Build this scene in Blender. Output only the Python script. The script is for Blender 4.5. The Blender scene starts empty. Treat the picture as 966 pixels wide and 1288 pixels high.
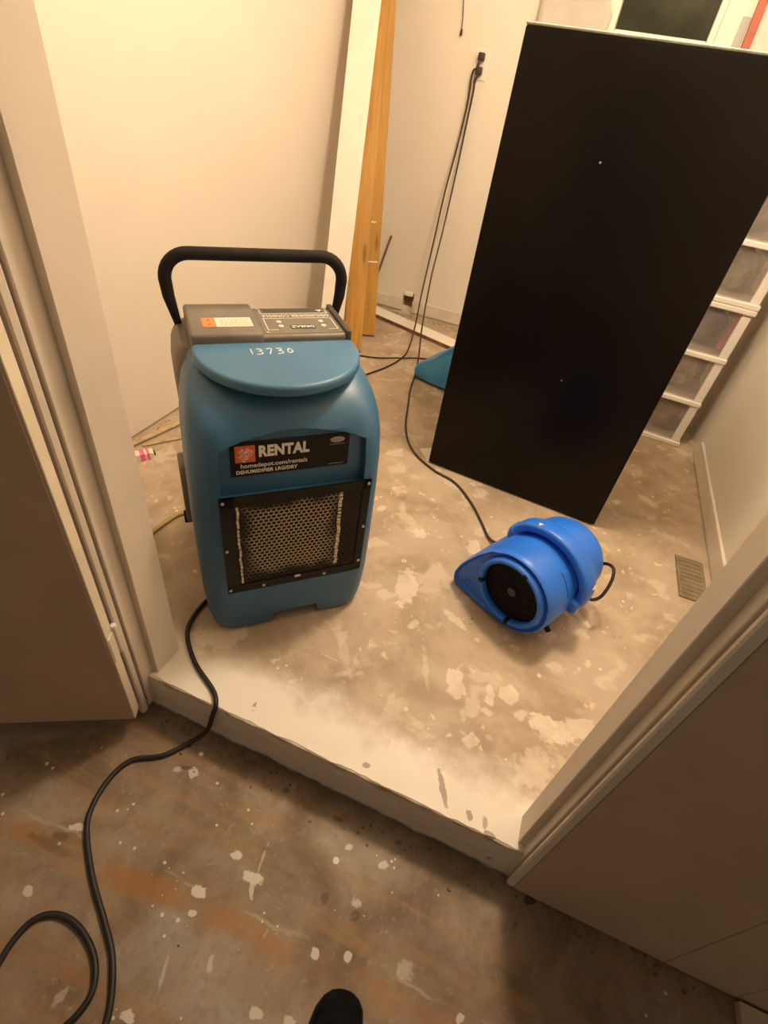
import bpy, bmesh, math, random
from mathutils import Vector, Matrix, noise
random.seed(7)
R = math.radians
scene = bpy.context.scene
C = scene.collection

# ------------------------------------------------------------------ camera
cam_d = bpy.data.cameras.new('camera')
cam_d.sensor_fit = 'VERTICAL'
cam_d.sensor_height = 36.0
cam_d.lens = 36.0 * 650.0 / 1288.0
cam_d.clip_start = 0.02
cam = bpy.data.objects.new('camera', cam_d)
C.objects.link(cam)
MX = ((0.921, -0.331, 0.204), (0.367, 0.570, -0.735), (0.127, 0.752, 0.647))
rot = Matrix(MX).to_quaternion().normalized().to_matrix()
cam.matrix_world = Matrix.Translation((0, 0, 1.25)) @ rot.to_4x4()
scene.camera = cam

# ------------------------------------------------------------------ world, lights, exposure
w = bpy.data.worlds.new('world')
scene.world = w
w.use_nodes = True
bg = w.node_tree.nodes['Background']
bg.inputs['Color'].default_value = (1.0, 0.74, 0.51, 1)
bg.inputs['Strength'].default_value = 0.18
scene.view_settings.view_transform = 'Standard'
scene.view_settings.look = 'None'
scene.view_settings.exposure = 0.0
scene.view_settings.gamma = 1.0
scene.view_settings.use_curve_mapping = False
WARM = (1.0, 0.775, 0.545)
LAMP = (0.03, 1.70, 2.30)
LAMP_W = 104.0


def add_light(name, kind, loc, energy, color=WARM, size=0.2, rot=(0, 0, 0)):
    d = bpy.data.lights.new(name, kind)
    d.energy = energy
    d.color = color
    if kind == 'AREA':
        d.shape = 'DISK'
        d.size = size
    else:
        d.shadow_soft_size = size
    o = bpy.data.objects.new(name, d)
    o.location = loc
    o.rotation_euler = rot
    C.objects.link(o)
    return o


add_light('ceiling_bulb', 'POINT', LAMP, LAMP_W, size=0.13)


# ------------------------------------------------------------------ materials
class NT:
    def __init__(s, name):
        s.m = bpy.data.materials.new(name)
        s.m.use_nodes = True
        s.t = s.m.node_tree
        s.b = s.t.nodes['Principled BSDF']

    def n(s, typ, **kw):
        nd = s.t.nodes.new(typ)
        for k, v in kw.items():
            if k in nd.inputs.keys() if hasattr(nd.inputs, 'keys') else False:
                nd.inputs[k].default_value = v
            else:
                setattr(nd, k, v)
        return nd

    def l(s, a, b):
        s.t.links.new(a, b)

    def coord(s, scale=(1, 1, 1), rotz=0.0, loc=(0, 0, 0)):
        tc = s.t.nodes.new('ShaderNodeTexCoord')
        mp = s.t.nodes.new('ShaderNodeMapping')
        mp.inputs['Scale'].default_value = scale
        mp.inputs['Rotation'].default_value = (0, 0, rotz)
        mp.inputs['Location'].default_value = loc
        s.l(tc.outputs['Object'], mp.inputs['Vector'])
        return mp.outputs['Vector']

    def noise(s, vec, scale, detail=4, rough=0.55, dist=0.0):
        nd = s.t.nodes.new('ShaderNodeTexNoise')
        nd.inputs['Scale'].default_value = scale
        nd.inputs['Detail'].default_value = detail
        nd.inputs['Roughness'].default_value = rough
        nd.inputs['Distortion'].default_value = dist
        s.l(vec, nd.inputs['Vector'])
        return nd.outputs['Fac']

    def voro(s, vec, scale, rand=1.0, feature='F1'):
        nd = s.t.nodes.new('ShaderNodeTexVoronoi')
        nd.feature = feature
        nd.inputs['Scale'].default_value = scale
        nd.inputs['Randomness'].default_value = rand
        s.l(vec, nd.inputs['Vector'])
        return nd

    def ramp(s, fac, stops, interp='LINEAR'):
        nd = s.t.nodes.new('ShaderNodeValToRGB')
        cr = nd.color_ramp
        cr.interpolation = interp
        while len(cr.elements) < len(stops):
            cr.elements.new(0.5)
        for e, (p, c) in zip(cr.elements, stops):
            e.position = p
            e.color = (c, c, c, 1) if isinstance(c, (int, float)) else (*c, 1)
        s.l(fac, nd.inputs['Fac'])
        return nd.outputs['Color']

    def mix(s, fac, a, b):
        nd = s.t.nodes.new('ShaderNodeMix')
        nd.data_type = 'RGBA'
        for sock, v in ((nd.inputs[0], fac), (nd.inputs[6], a), (nd.inputs[7], b)):
            if isinstance(v, bpy.types.NodeSocket):
                s.l(v, sock)
            elif isinstance(v, (int, float)):
                sock.default_value = v if sock == nd.inputs[0] else (v, v, v, 1)
            else:
                sock.default_value = (*v, 1)
        return nd.outputs[2]

    def math(s, op, a, b=0.0, clamp=False):
        nd = s.t.nodes.new('ShaderNodeMath')
        nd.operation = op
        nd.use_clamp = clamp
        for sock, v in ((nd.inputs[0], a), (nd.inputs[1], b)):
            if isinstance(v, bpy.types.NodeSocket):
                s.l(v, sock)
            else:
                sock.default_value = v
        return nd.outputs[0]

    def mapr(s, v, a, b, c=0.0, d=1.0):
        nd = s.t.nodes.new('ShaderNodeMapRange')
        nd.interpolation_type = 'SMOOTHSTEP'
        for i, x in enumerate((v, a, b, c, d)):
            if isinstance(x, bpy.types.NodeSocket):
                s.l(x, nd.inputs[i])
            else:
                nd.inputs[i].default_value = x
        return nd.outputs[0]

    def sep(s, vec):
        nd = s.t.nodes.new('ShaderNodeSeparateXYZ')
        s.l(vec, nd.inputs[0])
        return nd.outputs

    def bump(s, h, strength=0.2, dist=0.01):
        nd = s.t.nodes.new('ShaderNodeBump')
        nd.inputs['Strength'].default_value = strength
        nd.inputs['Distance'].default_value = dist
        s.l(h, nd.inputs['Height'])
        s.l(nd.outputs[0], s.b.inputs['Normal'])

    def base(s, c):
        if isinstance(c, bpy.types.NodeSocket):
            s.l(c, s.b.inputs['Base Color'])
        else:
            s.b.inputs['Base Color'].default_value = (*c, 1)

    def rough(s, r):
        if isinstance(r, bpy.types.NodeSocket):
            s.l(r, s.b.inputs['Roughness'])
        else:
            s.b.inputs['Roughness'].default_value = r


def plain(name, col, rough=0.5, metal=0.0, var=0.12, scale=12, bump=0.0, spec=0.5):
    m = NT(name)
    v = m.coord()
    f = m.noise(v, scale, 4)
    a = tuple(c * (1 - var) for c in col)
    b = tuple(min(1, c * (1 + var)) for c in col)
    m.base(m.mix(m.mapr(f, 0.3, 0.7), a, b))
    m.rough(rough)
    m.b.inputs['Metallic'].default_value = metal
    m.b.inputs['Specular IOR Level'].default_value = spec
    if bump:
        m.bump(m.noise(v, scale * 8, 3), bump, 0.002)
    return m.m


def wall_mat(name, col, scuff=0.25):
    m = NT(name)
    v = m.coord()
    f = m.noise(v, 2.2, 5, 0.6)
    c = m.mix(m.mapr(f, 0.3, 0.75), tuple(x * 0.965 for x in col), col)
    d = m.noise(m.coord((30, 30, 4)), 1.6, 6, 0.7)
    c = m.mix(m.mapr(d, 0.70, 0.78, 0, scuff), c, tuple(x * 0.8 for x in col))
    m.base(c)
    m.rough(0.62)
    m.bump(m.noise(v, 140, 3), 0.06, 0.003)
    return m.m


# paint drips and scuffs on the two floors: rows of an affine map to a unit blob, and strength
OUT_WHITE = [(49.408, 36.73, -8.456, 31.11, -71.856, -24.875, 0.95), (42.732, 6.419, -8.181, 10.582, -86.093, -25.925, 0.9), (166.328, 106.423, -10.321, 22.943, -52.915, -18.658, 0.7), (270.831, 39.793, -50.765, 3.532, -29.715, -10.142, 0.45), (59.682, 39.936, -5.546, 42.997, -97.584, -41.306, 0.9), (84.248, 63.854, -15.706, 58.493, -136.419, -41.497, 0.9), (78.374, 87.687, -44.402, 36.182, -83.572, -28.931, 0.7), (35.603, 30.1, -16.761, 35.33, -99.847, -42.692, 0.85), (59.84, -0.558, -19.506, 3.279, -99.952, -0.761, 0.85), (83.396, 33.349, 15.901, 42.595, -97.166, -38.938, 0.7), (97.068, 44.594, 12.423, 61.929, -139.99, -61.745, 0.75), (74.355, 33.326, 10.394, 34.683, -80.516, -26.097, 0.6), (91.081, 47.428, 5.775, 38.598, -91.579, -21.129, 0.85), (92.149, 42.593, 11.521, 44.106, -104.783, -23.603, 0.85), (40.611, 14.758, 9.304, 22.346, -53.359, -10.875, 0.35), (86.737, 23.688, 28.121, 48.385, -117.665, -15.006, 0.8), (57.37, 36.094, -2.914, 38.681, -93.905, -12.646, 0.8), (72.936, 41.503, 0.913, 43.89, -106.856, -13.124, 0.7), (200.942, 72.96, -56.298, 6.414, -31.229, -4.13, 0.4), (146.142, 62.195, -26.619, 13.9, -51.194, -9.217, 0.5), (70.778, 53.415, -12.954, 31.1, -67.45, -42.431, 0.7), (60.189, 47.285, -12.976, 54.221, -117.371, -74.884, 0.5), (4.604, 62.785, -3.992, 105.441, -19.633, -47.538, 0.35)]
OUT_DARK = [(73.329, 36.916, 5.985, 30.678, -71.04, -23.804, 0.45), (85.694, -18.158, -5.083, -1.971, -77.087, -23.261, 0.5), (44.482, 46.446, -21.703, 36.742, -82.581, -38.533, 0.5), (46.81, 35.934, -9.206, 71.889, -155.466, -99.89, 0.6), (67.301, 11.1, 29.487, 44.411, -102.99, -33.863, 0.9), (79.727, 5.999, 42.462, 39.144, -91.579, -26.621, 0.95), (45.34, 19.101, -8.036, 44.271, -163.998, -96.222, 0.6), (74.017, 42.448, 0.58, 55.419, -121.446, -70.603, 0.6), (64.784, 4.034, -5.426, 14.952, -141.246, -66.363, 0.6), (97.474, 36.601, 21.09, 60.659, -136.785, -61.816, 0.6), (12.909, 4.62, -8.045, 5.377, -82.089, -15.834, 0.35)]
IN_WHITE = [(43.297, 11.053, 13.354, 20.997, -44.639, -29.007, 0.85), (23.94, 24.602, 21.84, 31.645, -22.365, -16.779, 0.7), (25.441, 5.538, 1.25, 3.144, -11.767, -13.72, 0.85), (26.25, 10.426, 4.569, 18.124, -34.265, -40.41, 0.6), (26.48, 59.207, 62.489, 19.75, -5.315, -5.915, 0.8), (28.766, 29.974, 25.97, 66.056, -39.141, -46.717, 0.6), (38.471, 3.594, -4.217, -0.047, -39.023, -53.654, 0.8), (30.579, 17.138, 22.852, 19.144, -14.758, -21.356, 0.7), (15.109, -3.587, 1.801, -1.259, -27.253, -23.054, 0.8), (19.79, -3.997, 4.269, 1.705, -29.126, -24.57, 0.65), (17.089, 23.948, 24.412, 32.904, -18.131, -9.641, 0.8), (74.008, 16.659, 24.942, 14.297, -29.439, -23.2, 0.8), (42.251, -0.98, 0.795, 1.543, -27.408, -23.663, 0.8), (17.926, 2.827, 7.186, 6.514, -14.101, -8.09, 0.55), (33.616, 4.536, 14.2, 17.266, -33.918, -33.909, 0.45), (51.466, 36.775, 15.569, 6.33, -7.424, -7.667, 0.4), (13.962, 6.258, 1.755, 27.828, -47.704, -79.745, 0.4), (100.988, 42.218, 31.835, 7.578, -12.211, -10.809, 0.4), (41.003, -9.294, -1.471, -11.958, -80.604, -66.724, 0.6), (46.106, 8.163, 17.637, 24.302, -50.786, -36.743, 0.6), (26.333, -7.183, 4.201, -3.149, -37.019, -39.976, 0.5), (29.688, 7.092, 9.618, 12.512, -20.989, -37.511, 0.6), (38.446, 15.479, 6.493, 27.551, -47.229, -78.951, 0.6), (19.992, 7.507, 3.89, 13.554, -21.954, -43.461, 0.5), (32.835, -4.823, 5.091, 1.642, -42.422, -43.268, 0.5)]
IN_DARK = [(111.729, 64.206, 47.053, 12.932, -18.196, -9.227, 0.7), (103.149, 79.671, 60.193, 52.058, -59.494, -23.393, 0.7), (134.219, 31.219, 44.281, 25.333, -56.532, -25.353, 0.6), (66.975, -20.587, 3.998, -12.004, -141.685, -76.431, 0.7), (97.0, 41.722, 13.854, 57.161, -123.435, -72.076, 0.7), (50.762, 33.731, -4.018, 23.25, -39.856, -66.627, 0.4), (47.425, 36.022, -8.024, 33.824, -65.981, -68.096, 0.35), (56.2, 40.701, -7.627, 35.512, -70.473, -67.168, 0.35), (42.778, 15.775, 8.596, 17.479, -29.483, -51.814, 0.4), (40.019, 14.596, 8.194, 23.201, -40.671, -63.238, 0.35)]


def blobs(m, v, rows, warp=0.55, wscale=45):
    n1 = m.math('MULTIPLY', m.math('SUBTRACT', m.noise(v, wscale, 3), 0.5), warp)
    tot = None
    for a, b, k, c, d, k2, amt in rows:
        def dot(p, q, kk):
            nd = m.t.nodes.new('ShaderNodeVectorMath')
            nd.operation = 'DOT_PRODUCT'
            m.l(v, nd.inputs[0])
            nd.inputs[1].default_value = (p, q, 0)
            return m.math('SUBTRACT', nd.outputs['Value'], kk)
        u1, u2 = dot(a, b, k), dot(c, d, k2)
        r = m.math('ADD', m.math('SQRT', m.math('ADD', m.math('MULTIPLY', u1, u1), m.math('MULTIPLY', u2, u2))), n1)
        f = m.mapr(r, 0.55 + 0.25 * (amt > 0.6), 1.05, amt, 0.0)
        tot = f if tot is None else m.math('MAXIMUM', tot, f)
    return tot


def floor_inner():
    m = NT('inner_floor_worn_paint')
    v = m.coord()
    warp = m.noise(v, 7, 5, 0.6)
    big = m.noise(v, 3.0, 6, 0.62, 0.6)
    c = m.mix(m.mapr(big, 0.32, 0.68), (0.345, 0.26, 0.175), (0.52, 0.425, 0.32))
    g = m.noise(v, 11, 6, 0.65)
    c = m.mix(m.mapr(g, 0.45, 0.75, 0, 0.55), c, (0.58, 0.47, 0.34))
    gy = m.noise(v, 2.1, 3, 0.5)
    c = m.mix(m.mapr(gy, 0.5, 0.7, 0, 0.45), c, (0.37, 0.31, 0.235))
    # plaster patches left on the boards
    p = m.noise(m.coord(loc=(3, 1, 0)), 8.5, 5, 0.52, 0.35)
    pm = m.mapr(p, 0.57, 0.64)
    c = m.mix(m.math('MULTIPLY', pm, 0.6), c, (0.66, 0.57, 0.45))
    p2 = m.noise(m.coord((1, 1, 1), 0.6, (9, 4, 0)), 22, 4, 0.5, 0.3)
    c = m.mix(m.mapr(p2, 0.645, 0.70, 0, 0.7), c, (0.73, 0.62, 0.48))
    # round drips
    vo = m.voro(v, 24)
    sel = m.noise(v, 13, 2)
    rad = m.mapr(sel, 0.5, 0.75, 0.02, 0.2)
    c = m.mix(m.math('MULTIPLY', m.math('LESS_THAN', vo.outputs['Distance'], rad), 0.8), c, (0.75, 0.65, 0.52))
    vo2 = m.voro(m.coord(loc=(2, 7, 0)), 48)
    sel2 = m.noise(m.coord(loc=(2, 7, 0)), 9, 2)
    rad2 = m.mapr(sel2, 0.52, 0.75, 0.0, 0.22)
    c = m.mix(m.math('MULTIPLY', m.math('LESS_THAN', vo2.outputs['Distance'], rad2), 0.85), c, (0.78, 0.70, 0.58))
    # trowel scratches
    sc = m.noise(m.coord((4, 60, 1), R(62)), 1.0, 3, 0.5)
    scm = m.math('MULTIPLY', m.mapr(sc, 0.72, 0.75), m.mapr(m.noise(v, 5, 2), 0.52, 0.6))
    c = m.mix(m.math('MULTIPLY', scm, 0.6), c, (0.72, 0.62, 0.50))
    # dark specks
    vd = m.voro(m.coord(loc=(5, 5, 0)), 32)
    sd = m.noise(m.coord(loc=(5, 5, 0)), 7, 2)
    c = m.mix(m.math('LESS_THAN', vd.outputs['Distance'], m.mapr(sd, 0.56, 0.75, 0.0, 0.12)), c, (0.13, 0.09, 0.05))
    c = m.mix(m.math('MULTIPLY', blobs(m, v, IN_WHITE, 1.8), m.mapr(g, 0.25, 0.6, 0.45, 1.0)), c, (0.74, 0.66, 0.55))
    # white threshold paint with its sheen put into the colour, worn further in, chipped
    x, y, z = m.sep(v)
    ew = m.math('ADD', y, m.math('MULTIPLY', m.math('SUBTRACT', warp, 0.5), 0.20))
    ew = m.math('ADD', ew, m.math('MULTIPLY', m.math('SUBTRACT', big, 0.5), 0.16))
    band = m.mapr(ew, 0.575, 0.70, 1.0, 0.0)
    chips = m.noise(m.coord((22, 10, 10), 0.4), 1.0, 4, 0.55)
    chip = m.mapr(chips, 0.685, 0.70)
    band = m.math('MULTIPLY', band, m.math('SUBTRACT', 1.0, chip))
    c = m.mix(m.math('MULTIPLY', band, 0.95), c, (0.86, 0.81, 0.73))
    c = m.mix(blobs(m, v, IN_DARK, 1.2, 70), c, (0.22, 0.165, 0.105))
    m.base(c)
    m.rough(m.mapr(g, 0.3, 0.7, 0.62, 0.42))
    m.b.inputs['Specular IOR Level'].default_value = 0.35
    h = m.math('ADD', m.math('MULTIPLY', pm, 0.6), m.noise(v, 60, 3))
    m.bump(h, 0.18, 0.002)
    return m.m


def floor_outer():
    m = NT('outer_floor_stained')
    v = m.coord()
    big = m.noise(v, 4.5, 6, 0.62, 0.5)
    c = m.mix(m.mapr(big, 0.3, 0.7), (0.17, 0.115, 0.07), (0.35, 0.275, 0.20))
    gr = m.noise(m.coord((3.0, 26, 1), R(4)), 1.0, 6, 0.65)
    c = m.mix(m.mapr(gr, 0.45, 0.7, 0, 0.6), c, (0.34, 0.20, 0.095))
    gy = m.noise(v, 3.4, 4, 0.55)
    c = m.mix(m.mapr(gy, 0.52, 0.66, 0, 0.7), c, (0.36, 0.33, 0.285))
    mo = m.noise(v, 28, 6, 0.7)
    c = m.mix(m.mapr(mo, 0.42, 0.72, 0, 0.45), c, (0.17, 0.105, 0.06))
    mo2 = m.noise(m.coord(loc=(4, 4, 0)), 55, 4, 0.65)
    c = m.mix(m.mapr(mo2, 0.58, 0.75, 0, 0.4), c, (0.45, 0.38, 0.30))
    # rusty boards joints running along the step
    x, y, z = m.sep(v)
    y2 = m.math('ADD', y, m.math('MULTIPLY', x, -0.07))
    wv = m.math('ADD', y2, m.math('MULTIPLY', m.math('SUBTRACT', m.noise(v, 9, 4), 0.5), 0.05))
    for yc, wd, amt in ((0.20, 0.034, 0.72), (0.03, 0.02, 0.4), (-0.12, 0.03, 0.6)):
        b = m.mapr(m.math('ABSOLUTE', m.math('SUBTRACT', wv, yc)), wd * 0.25, wd, amt, 0.0)
        b = m.math('MULTIPLY', b, m.mapr(m.noise(v, 6, 4), 0.30, 0.62))
        c = m.mix(b, c, (0.34, 0.15, 0.045))
    seam = m.mapr(m.math('ABSOLUTE', m.math('SUBTRACT', wv, 0.232)), 0.001, 0.005, 0.5, 0.0)
    c = m.mix(m.math('MULTIPLY', seam, m.mapr(m.noise(v, 7, 3), 0.4, 0.6)), c, (0.50, 0.40, 0.29))
    # dark dirt strip against the step
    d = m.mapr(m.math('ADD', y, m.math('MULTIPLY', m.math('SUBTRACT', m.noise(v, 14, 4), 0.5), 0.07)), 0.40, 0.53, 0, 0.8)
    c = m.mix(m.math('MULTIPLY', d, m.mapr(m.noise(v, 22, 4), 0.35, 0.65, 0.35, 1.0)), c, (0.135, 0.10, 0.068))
    # white drips and splashes
    vo = m.voro(v, 17)
    sel = m.noise(v, 8, 2)
    wob = m.math('ADD', vo.outputs['Distance'], m.math('MULTIPLY', m.math('SUBTRACT', m.noise(v, 60, 3), 0.5), 0.08))
    c = m.mix(m.math('MULTIPLY', m.math('LESS_THAN', wob, m.mapr(sel, 0.55, 0.72, -0.05, 0.19)), 0.9), c, (0.74, 0.70, 0.63))
    vo2 = m.voro(m.coord(loc=(3, 1, 0)), 46)
    sel2 = m.noise(m.coord(loc=(3, 1, 0)), 10, 2)
    c = m.mix(m.math('MULTIPLY', m.math('LESS_THAN', vo2.outputs['Distance'], m.mapr(sel2, 0.52, 0.75, 0.0, 0.22)), 0.8), c, (0.70, 0.66, 0.58))
    st = m.noise(m.coord((60, 6, 1), R(-20)), 1.0, 2, 0.4)
    stm = m.math('MULTIPLY', m.mapr(st, 0.74, 0.77), m.mapr(m.noise(m.coord(loc=(1, 2, 0)), 6, 2), 0.54, 0.62))
    c = m.mix(m.math('MULTIPLY', stm, 0.6), c, (0.66, 0.60, 0.50))
    c = m.mix(blobs(m, v, OUT_WHITE, 1.7, 70), c, (0.66, 0.61, 0.53))
    c = m.mix(blobs(m, v, OUT_DARK, 1.5, 60), c, (0.075, 0.045, 0.028))
    vd = m.voro(m.coord(loc=(5, 5, 0)), 30)
    sd = m.noise(m.coord(loc=(5, 5, 0)), 6, 2)
    c = m.mix(m.math('LESS_THAN', vd.outputs['Distance'], m.mapr(sd, 0.56, 0.75, 0.0, 0.13)), c, (0.06, 0.04, 0.025))
    m.base(c)
    m.rough(m.mapr(big, 0.3, 0.7, 0.62, 0.4))
    m.b.inputs['Specular IOR Level'].default_value = 0.35
    m.bump(m.noise(v, 50, 4), 0.12, 0.002)
    return m.m


def step_mat():
    m = NT('step_face_paint')
    v = m.coord()
    n1 = m.noise(m.coord((5, 5, 16)), 2.0, 5, 0.6)
    c = m.mix(m.mapr(n1, 0.35, 0.7), (0.66, 0.58, 0.48), (0.76, 0.68, 0.57))
    n2 = m.noise(m.coord((9, 9, 9)), 1.6, 6, 0.65)
    c = m.mix(m.mapr(n2, 0.64, 0.72, 0, 0.8), c, (0.26, 0.18, 0.11))
    x, y, z = m.sep(v)
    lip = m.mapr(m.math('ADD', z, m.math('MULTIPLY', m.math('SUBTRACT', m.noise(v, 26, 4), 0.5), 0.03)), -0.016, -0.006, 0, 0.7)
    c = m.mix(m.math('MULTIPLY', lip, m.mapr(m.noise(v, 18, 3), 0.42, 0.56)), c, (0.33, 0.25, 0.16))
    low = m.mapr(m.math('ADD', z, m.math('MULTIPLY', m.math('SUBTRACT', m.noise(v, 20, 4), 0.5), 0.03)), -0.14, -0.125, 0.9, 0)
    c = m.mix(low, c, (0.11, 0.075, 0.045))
    m.base(c)
    m.rough(0.6)
    m.bump(m.noise(v, 45, 4), 0.25, 0.003)
    return m.m


def wood_mat(name, a, b, rot=0):
    m = NT(name)
    v = m.coord((14, 14, 1.0))
    f = m.noise(v, 2.4, 6, 0.6, 0.8)
    c = m.mix(m.mapr(f, 0.35, 0.65), a, b)
    k = m.voro(m.coord((10, 10, 2.2)), 1.0)
    c = m.mix(m.mapr(k.outputs['Distance'], 0.06, 0.16, 0.75, 0.0), c, tuple(x * 0.35 for x in a))
    m.base(c)
    m.rough(0.55)
    return m.m


def clear_mat(name, col, tr=0.6):
    m = NT(name)
    t = m.t
    tb = t.nodes.new('ShaderNodeBsdfTransparent')
    tb.inputs[0].default_value = (*col, 1)
    mx = t.nodes.new('ShaderNodeMixShader')
    f = m.noise(m.coord(), 8, 3)
    m.base(m.mix(f, tuple(c * 0.8 for c in col), col))
    m.rough(0.25)
    m.l(m.mapr(f, 0, 1, 1 - tr - 0.06, 1 - tr + 0.06), mx.inputs[0])
    m.l(tb.outputs[0], mx.inputs[1])
    m.l(m.b.outputs[0], mx.inputs[2])
    out = t.nodes['Material Output']
    m.l(mx.outputs[0], out.inputs[0])
    return m.m


def grille_mat():
    m = NT('perforated_steel_dusty')
    v = m.coord()
    x, y, z = m.sep(v)
    dx = m.math('ABSOLUTE', m.math('ADD', x, 0.006))
    dz = m.math('ABSOLUTE', m.math('SUBTRACT', z, 0.335))
    r = m.math('MAXIMUM', m.math('MULTIPLY', dx, 1.0), m.math('MULTIPLY', dz, 0.98))
    r = m.math('ADD', r, m.math('MULTIPLY', m.math('SUBTRACT', m.noise(v, 16, 4), 0.5), 0.085))
    k = m.mapr(r, 0.085, 0.125, 1.0, 0.0)
    m.base(m.mix(k, (0.010, 0.008, 0.007), (0.58, 0.46, 0.32)))
    m.rough(0.5)
    m.l(m.math('MULTIPLY', k, 0.35), m.b.inputs['Metallic'])
    return m.m


def filter_mat():
    m = NT('dusty_coil_behind_grille')
    v = m.coord()
    f = m.noise(v, 14, 5)
    m.base(m.mix(m.mapr(f, 0.35, 0.65), (0.008, 0.006, 0.005), (0.03, 0.021, 0.014)))
    m.rough(0.8)
    return m.m


M = {
    'wall': wall_mat('wall_paint_cream', (0.79, 0.73, 0.64)),
    'ceil': wall_mat('ceiling_paint', (0.80, 0.77, 0.70), 0.0),
    'jamb': plain('jamb_paint', (0.70, 0.62, 0.52), 0.5, var=0.05, scale=6, bump=0.08),
    'door': plain('door_paint_shaded', (0.50, 0.37, 0.255), 0.6, var=0.06, scale=5, bump=0.1),  # off-white paint tinted taupe, so the face's shade sits in the colour
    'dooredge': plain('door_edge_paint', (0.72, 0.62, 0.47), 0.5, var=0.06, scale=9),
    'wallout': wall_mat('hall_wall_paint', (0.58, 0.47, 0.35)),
    'floor': floor_inner(), 'floor2': floor_outer(), 'step': step_mat(),
    'base': plain('baseboard_paint', (0.70, 0.63, 0.53), 0.5, var=0.07, scale=9),
    'white': plain('white_paint', (0.84, 0.80, 0.71), 0.4, var=0.03),
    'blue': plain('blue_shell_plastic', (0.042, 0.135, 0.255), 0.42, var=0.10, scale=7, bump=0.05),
    'bluelid_lit': plain('blue_lid_plastic_lit', (0.06, 0.175, 0.31), 0.42, var=0.08, scale=7, bump=0.05),  # shell blue made lighter, light falling on the top put into the colour
    'fan': plain('bright_blue_plastic', (0.02, 0.17, 0.80), 0.36, var=0.06, scale=9, bump=0.03),
    'fan2': plain('sky_blue_plastic', (0.045, 0.26, 0.56), 0.4, var=0.08, scale=9),
    'gray': plain('warm_grey_plastic', (0.165, 0.145, 0.12), 0.5, var=0.08, scale=14, bump=0.1),
    'darkgray': plain('charcoal_plastic', (0.06, 0.052, 0.045), 0.5, var=0.1),
    'black': plain('black_rubber', (0.008, 0.0075, 0.0075), 0.55, var=0.15, spec=0.2),
    'topedge': plain('grey_top_edge', (0.30, 0.31, 0.27), 0.6, var=0.2, scale=20),
    'foam': plain('black_foam_grip', (0.012, 0.010, 0.010), 0.75, var=0.2, scale=30, bump=0.3, spec=0.25),
    'blackmetal': plain('black_painted_steel', (0.008, 0.007, 0.0065), 0.45, var=0.2, scale=10, spec=0.25),
    'fridge': plain('black_enamel', (0.0055, 0.0045, 0.004), 0.34, var=0.25, scale=3, spec=0.13),
    'palegrey': plain('pale_grey_plastic', (0.50, 0.50, 0.46), 0.5, var=0.06),
    'steel': plain('zinc_steel', (0.62, 0.58, 0.50), 0.35, 0.8, var=0.1),
    'dustwhite': plain('dusty_pale_fins', (0.78, 0.66, 0.48), 0.5, 0.2, var=0.3, scale=60),
    'grille': grille_mat(), 'filter': filter_mat(),
    'label': plain('black_vinyl_label', (0.009, 0.008, 0.0075), 0.45, var=0.1, spec=0.25),
    'ink': plain('white_print', (0.80, 0.77, 0.70), 0.5, var=0.02),
    'inkdim': plain('dull_print', (0.38, 0.33, 0.27), 0.5, var=0.05),
    'orange': plain('orange_print', (0.72, 0.14, 0.035), 0.45, var=0.06),
    'stickerorange': plain('orange_sticker', (0.85, 0.22, 0.06), 0.45, var=0.05),
    'sticker': plain('cream_sticker', (0.78, 0.72, 0.60), 0.45, var=0.04),
    'silver': plain('silver_print', (0.42, 0.40, 0.36), 0.4, 0.3, var=0.06),
    'wood': wood_mat('amber_pine', (0.40, 0.20, 0.030), (0.52, 0.28, 0.05)),
    'wood2': wood_mat('amber_pine_light', (0.44, 0.23, 0.036), (0.54, 0.295, 0.058)),
    'rawedge': plain('raw_brown_wood', (0.17, 0.085, 0.04), 0.7, var=0.25, scale=20),
    'lath': plain('dirty_lath', (0.50, 0.38, 0.22), 0.7, var=0.25, scale=18),
    'redwood': plain('red_brown_stain', (0.34, 0.062, 0.018), 0.4, var=0.12),
    'glass': plain('night_window_glass', (0.030, 0.036, 0.020), 0.16, var=0.35, scale=5),
    'plastic': plain('white_plastic', (0.80, 0.77, 0.71), 0.4, var=0.03),
    'clear': clear_mat('clear_drawer_plastic', (0.90, 0.87, 0.84), 0.86),
    'sheet': clear_mat('milky_plastic_film', (0.86, 0.83, 0.76), 0.35),
    'pink': plain('hot_pink_card', (0.85, 0.16, 0.36), 0.5, var=0.1),
    'brass': plain('dull_brown_metal', (0.26, 0.21, 0.14), 0.45, 0.35, var=0.15, scale=20),
    'hose': clear_mat('yellowed_vinyl_hose', (0.66, 0.52, 0.22), 0.25),
    'cord': plain('black_cord_rubber', (0.016, 0.014, 0.013), 0.55, var=0.2),
    'browncord': plain('brown_cord_rubber', (0.030, 0.018, 0.014), 0.5, var=0.2),
    'shoe': plain('black_knit', (0.007, 0.007, 0.008), 0.95, var=0.35, scale=90, bump=0.5, spec=0.1),
    'sole': plain('black_sole_rubber', (0.010, 0.009, 0.009), 0.8, var=0.2, spec=0.2),
    'dirt': plain('crumbled_plaster', (0.34, 0.26, 0.17), 0.9, var=0.4, scale=40),
    'lamp': None,
}
lm = NT('lamp_glass')
lm.b.inputs['Base Color'].default_value = (0.9, 0.85, 0.75, 1)
lm.b.inputs['Emission Color'].default_value = (*WARM, 1)
lm.b.inputs['Emission Strength'].default_value = 4.0
M['lamp'] = lm.m


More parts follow.
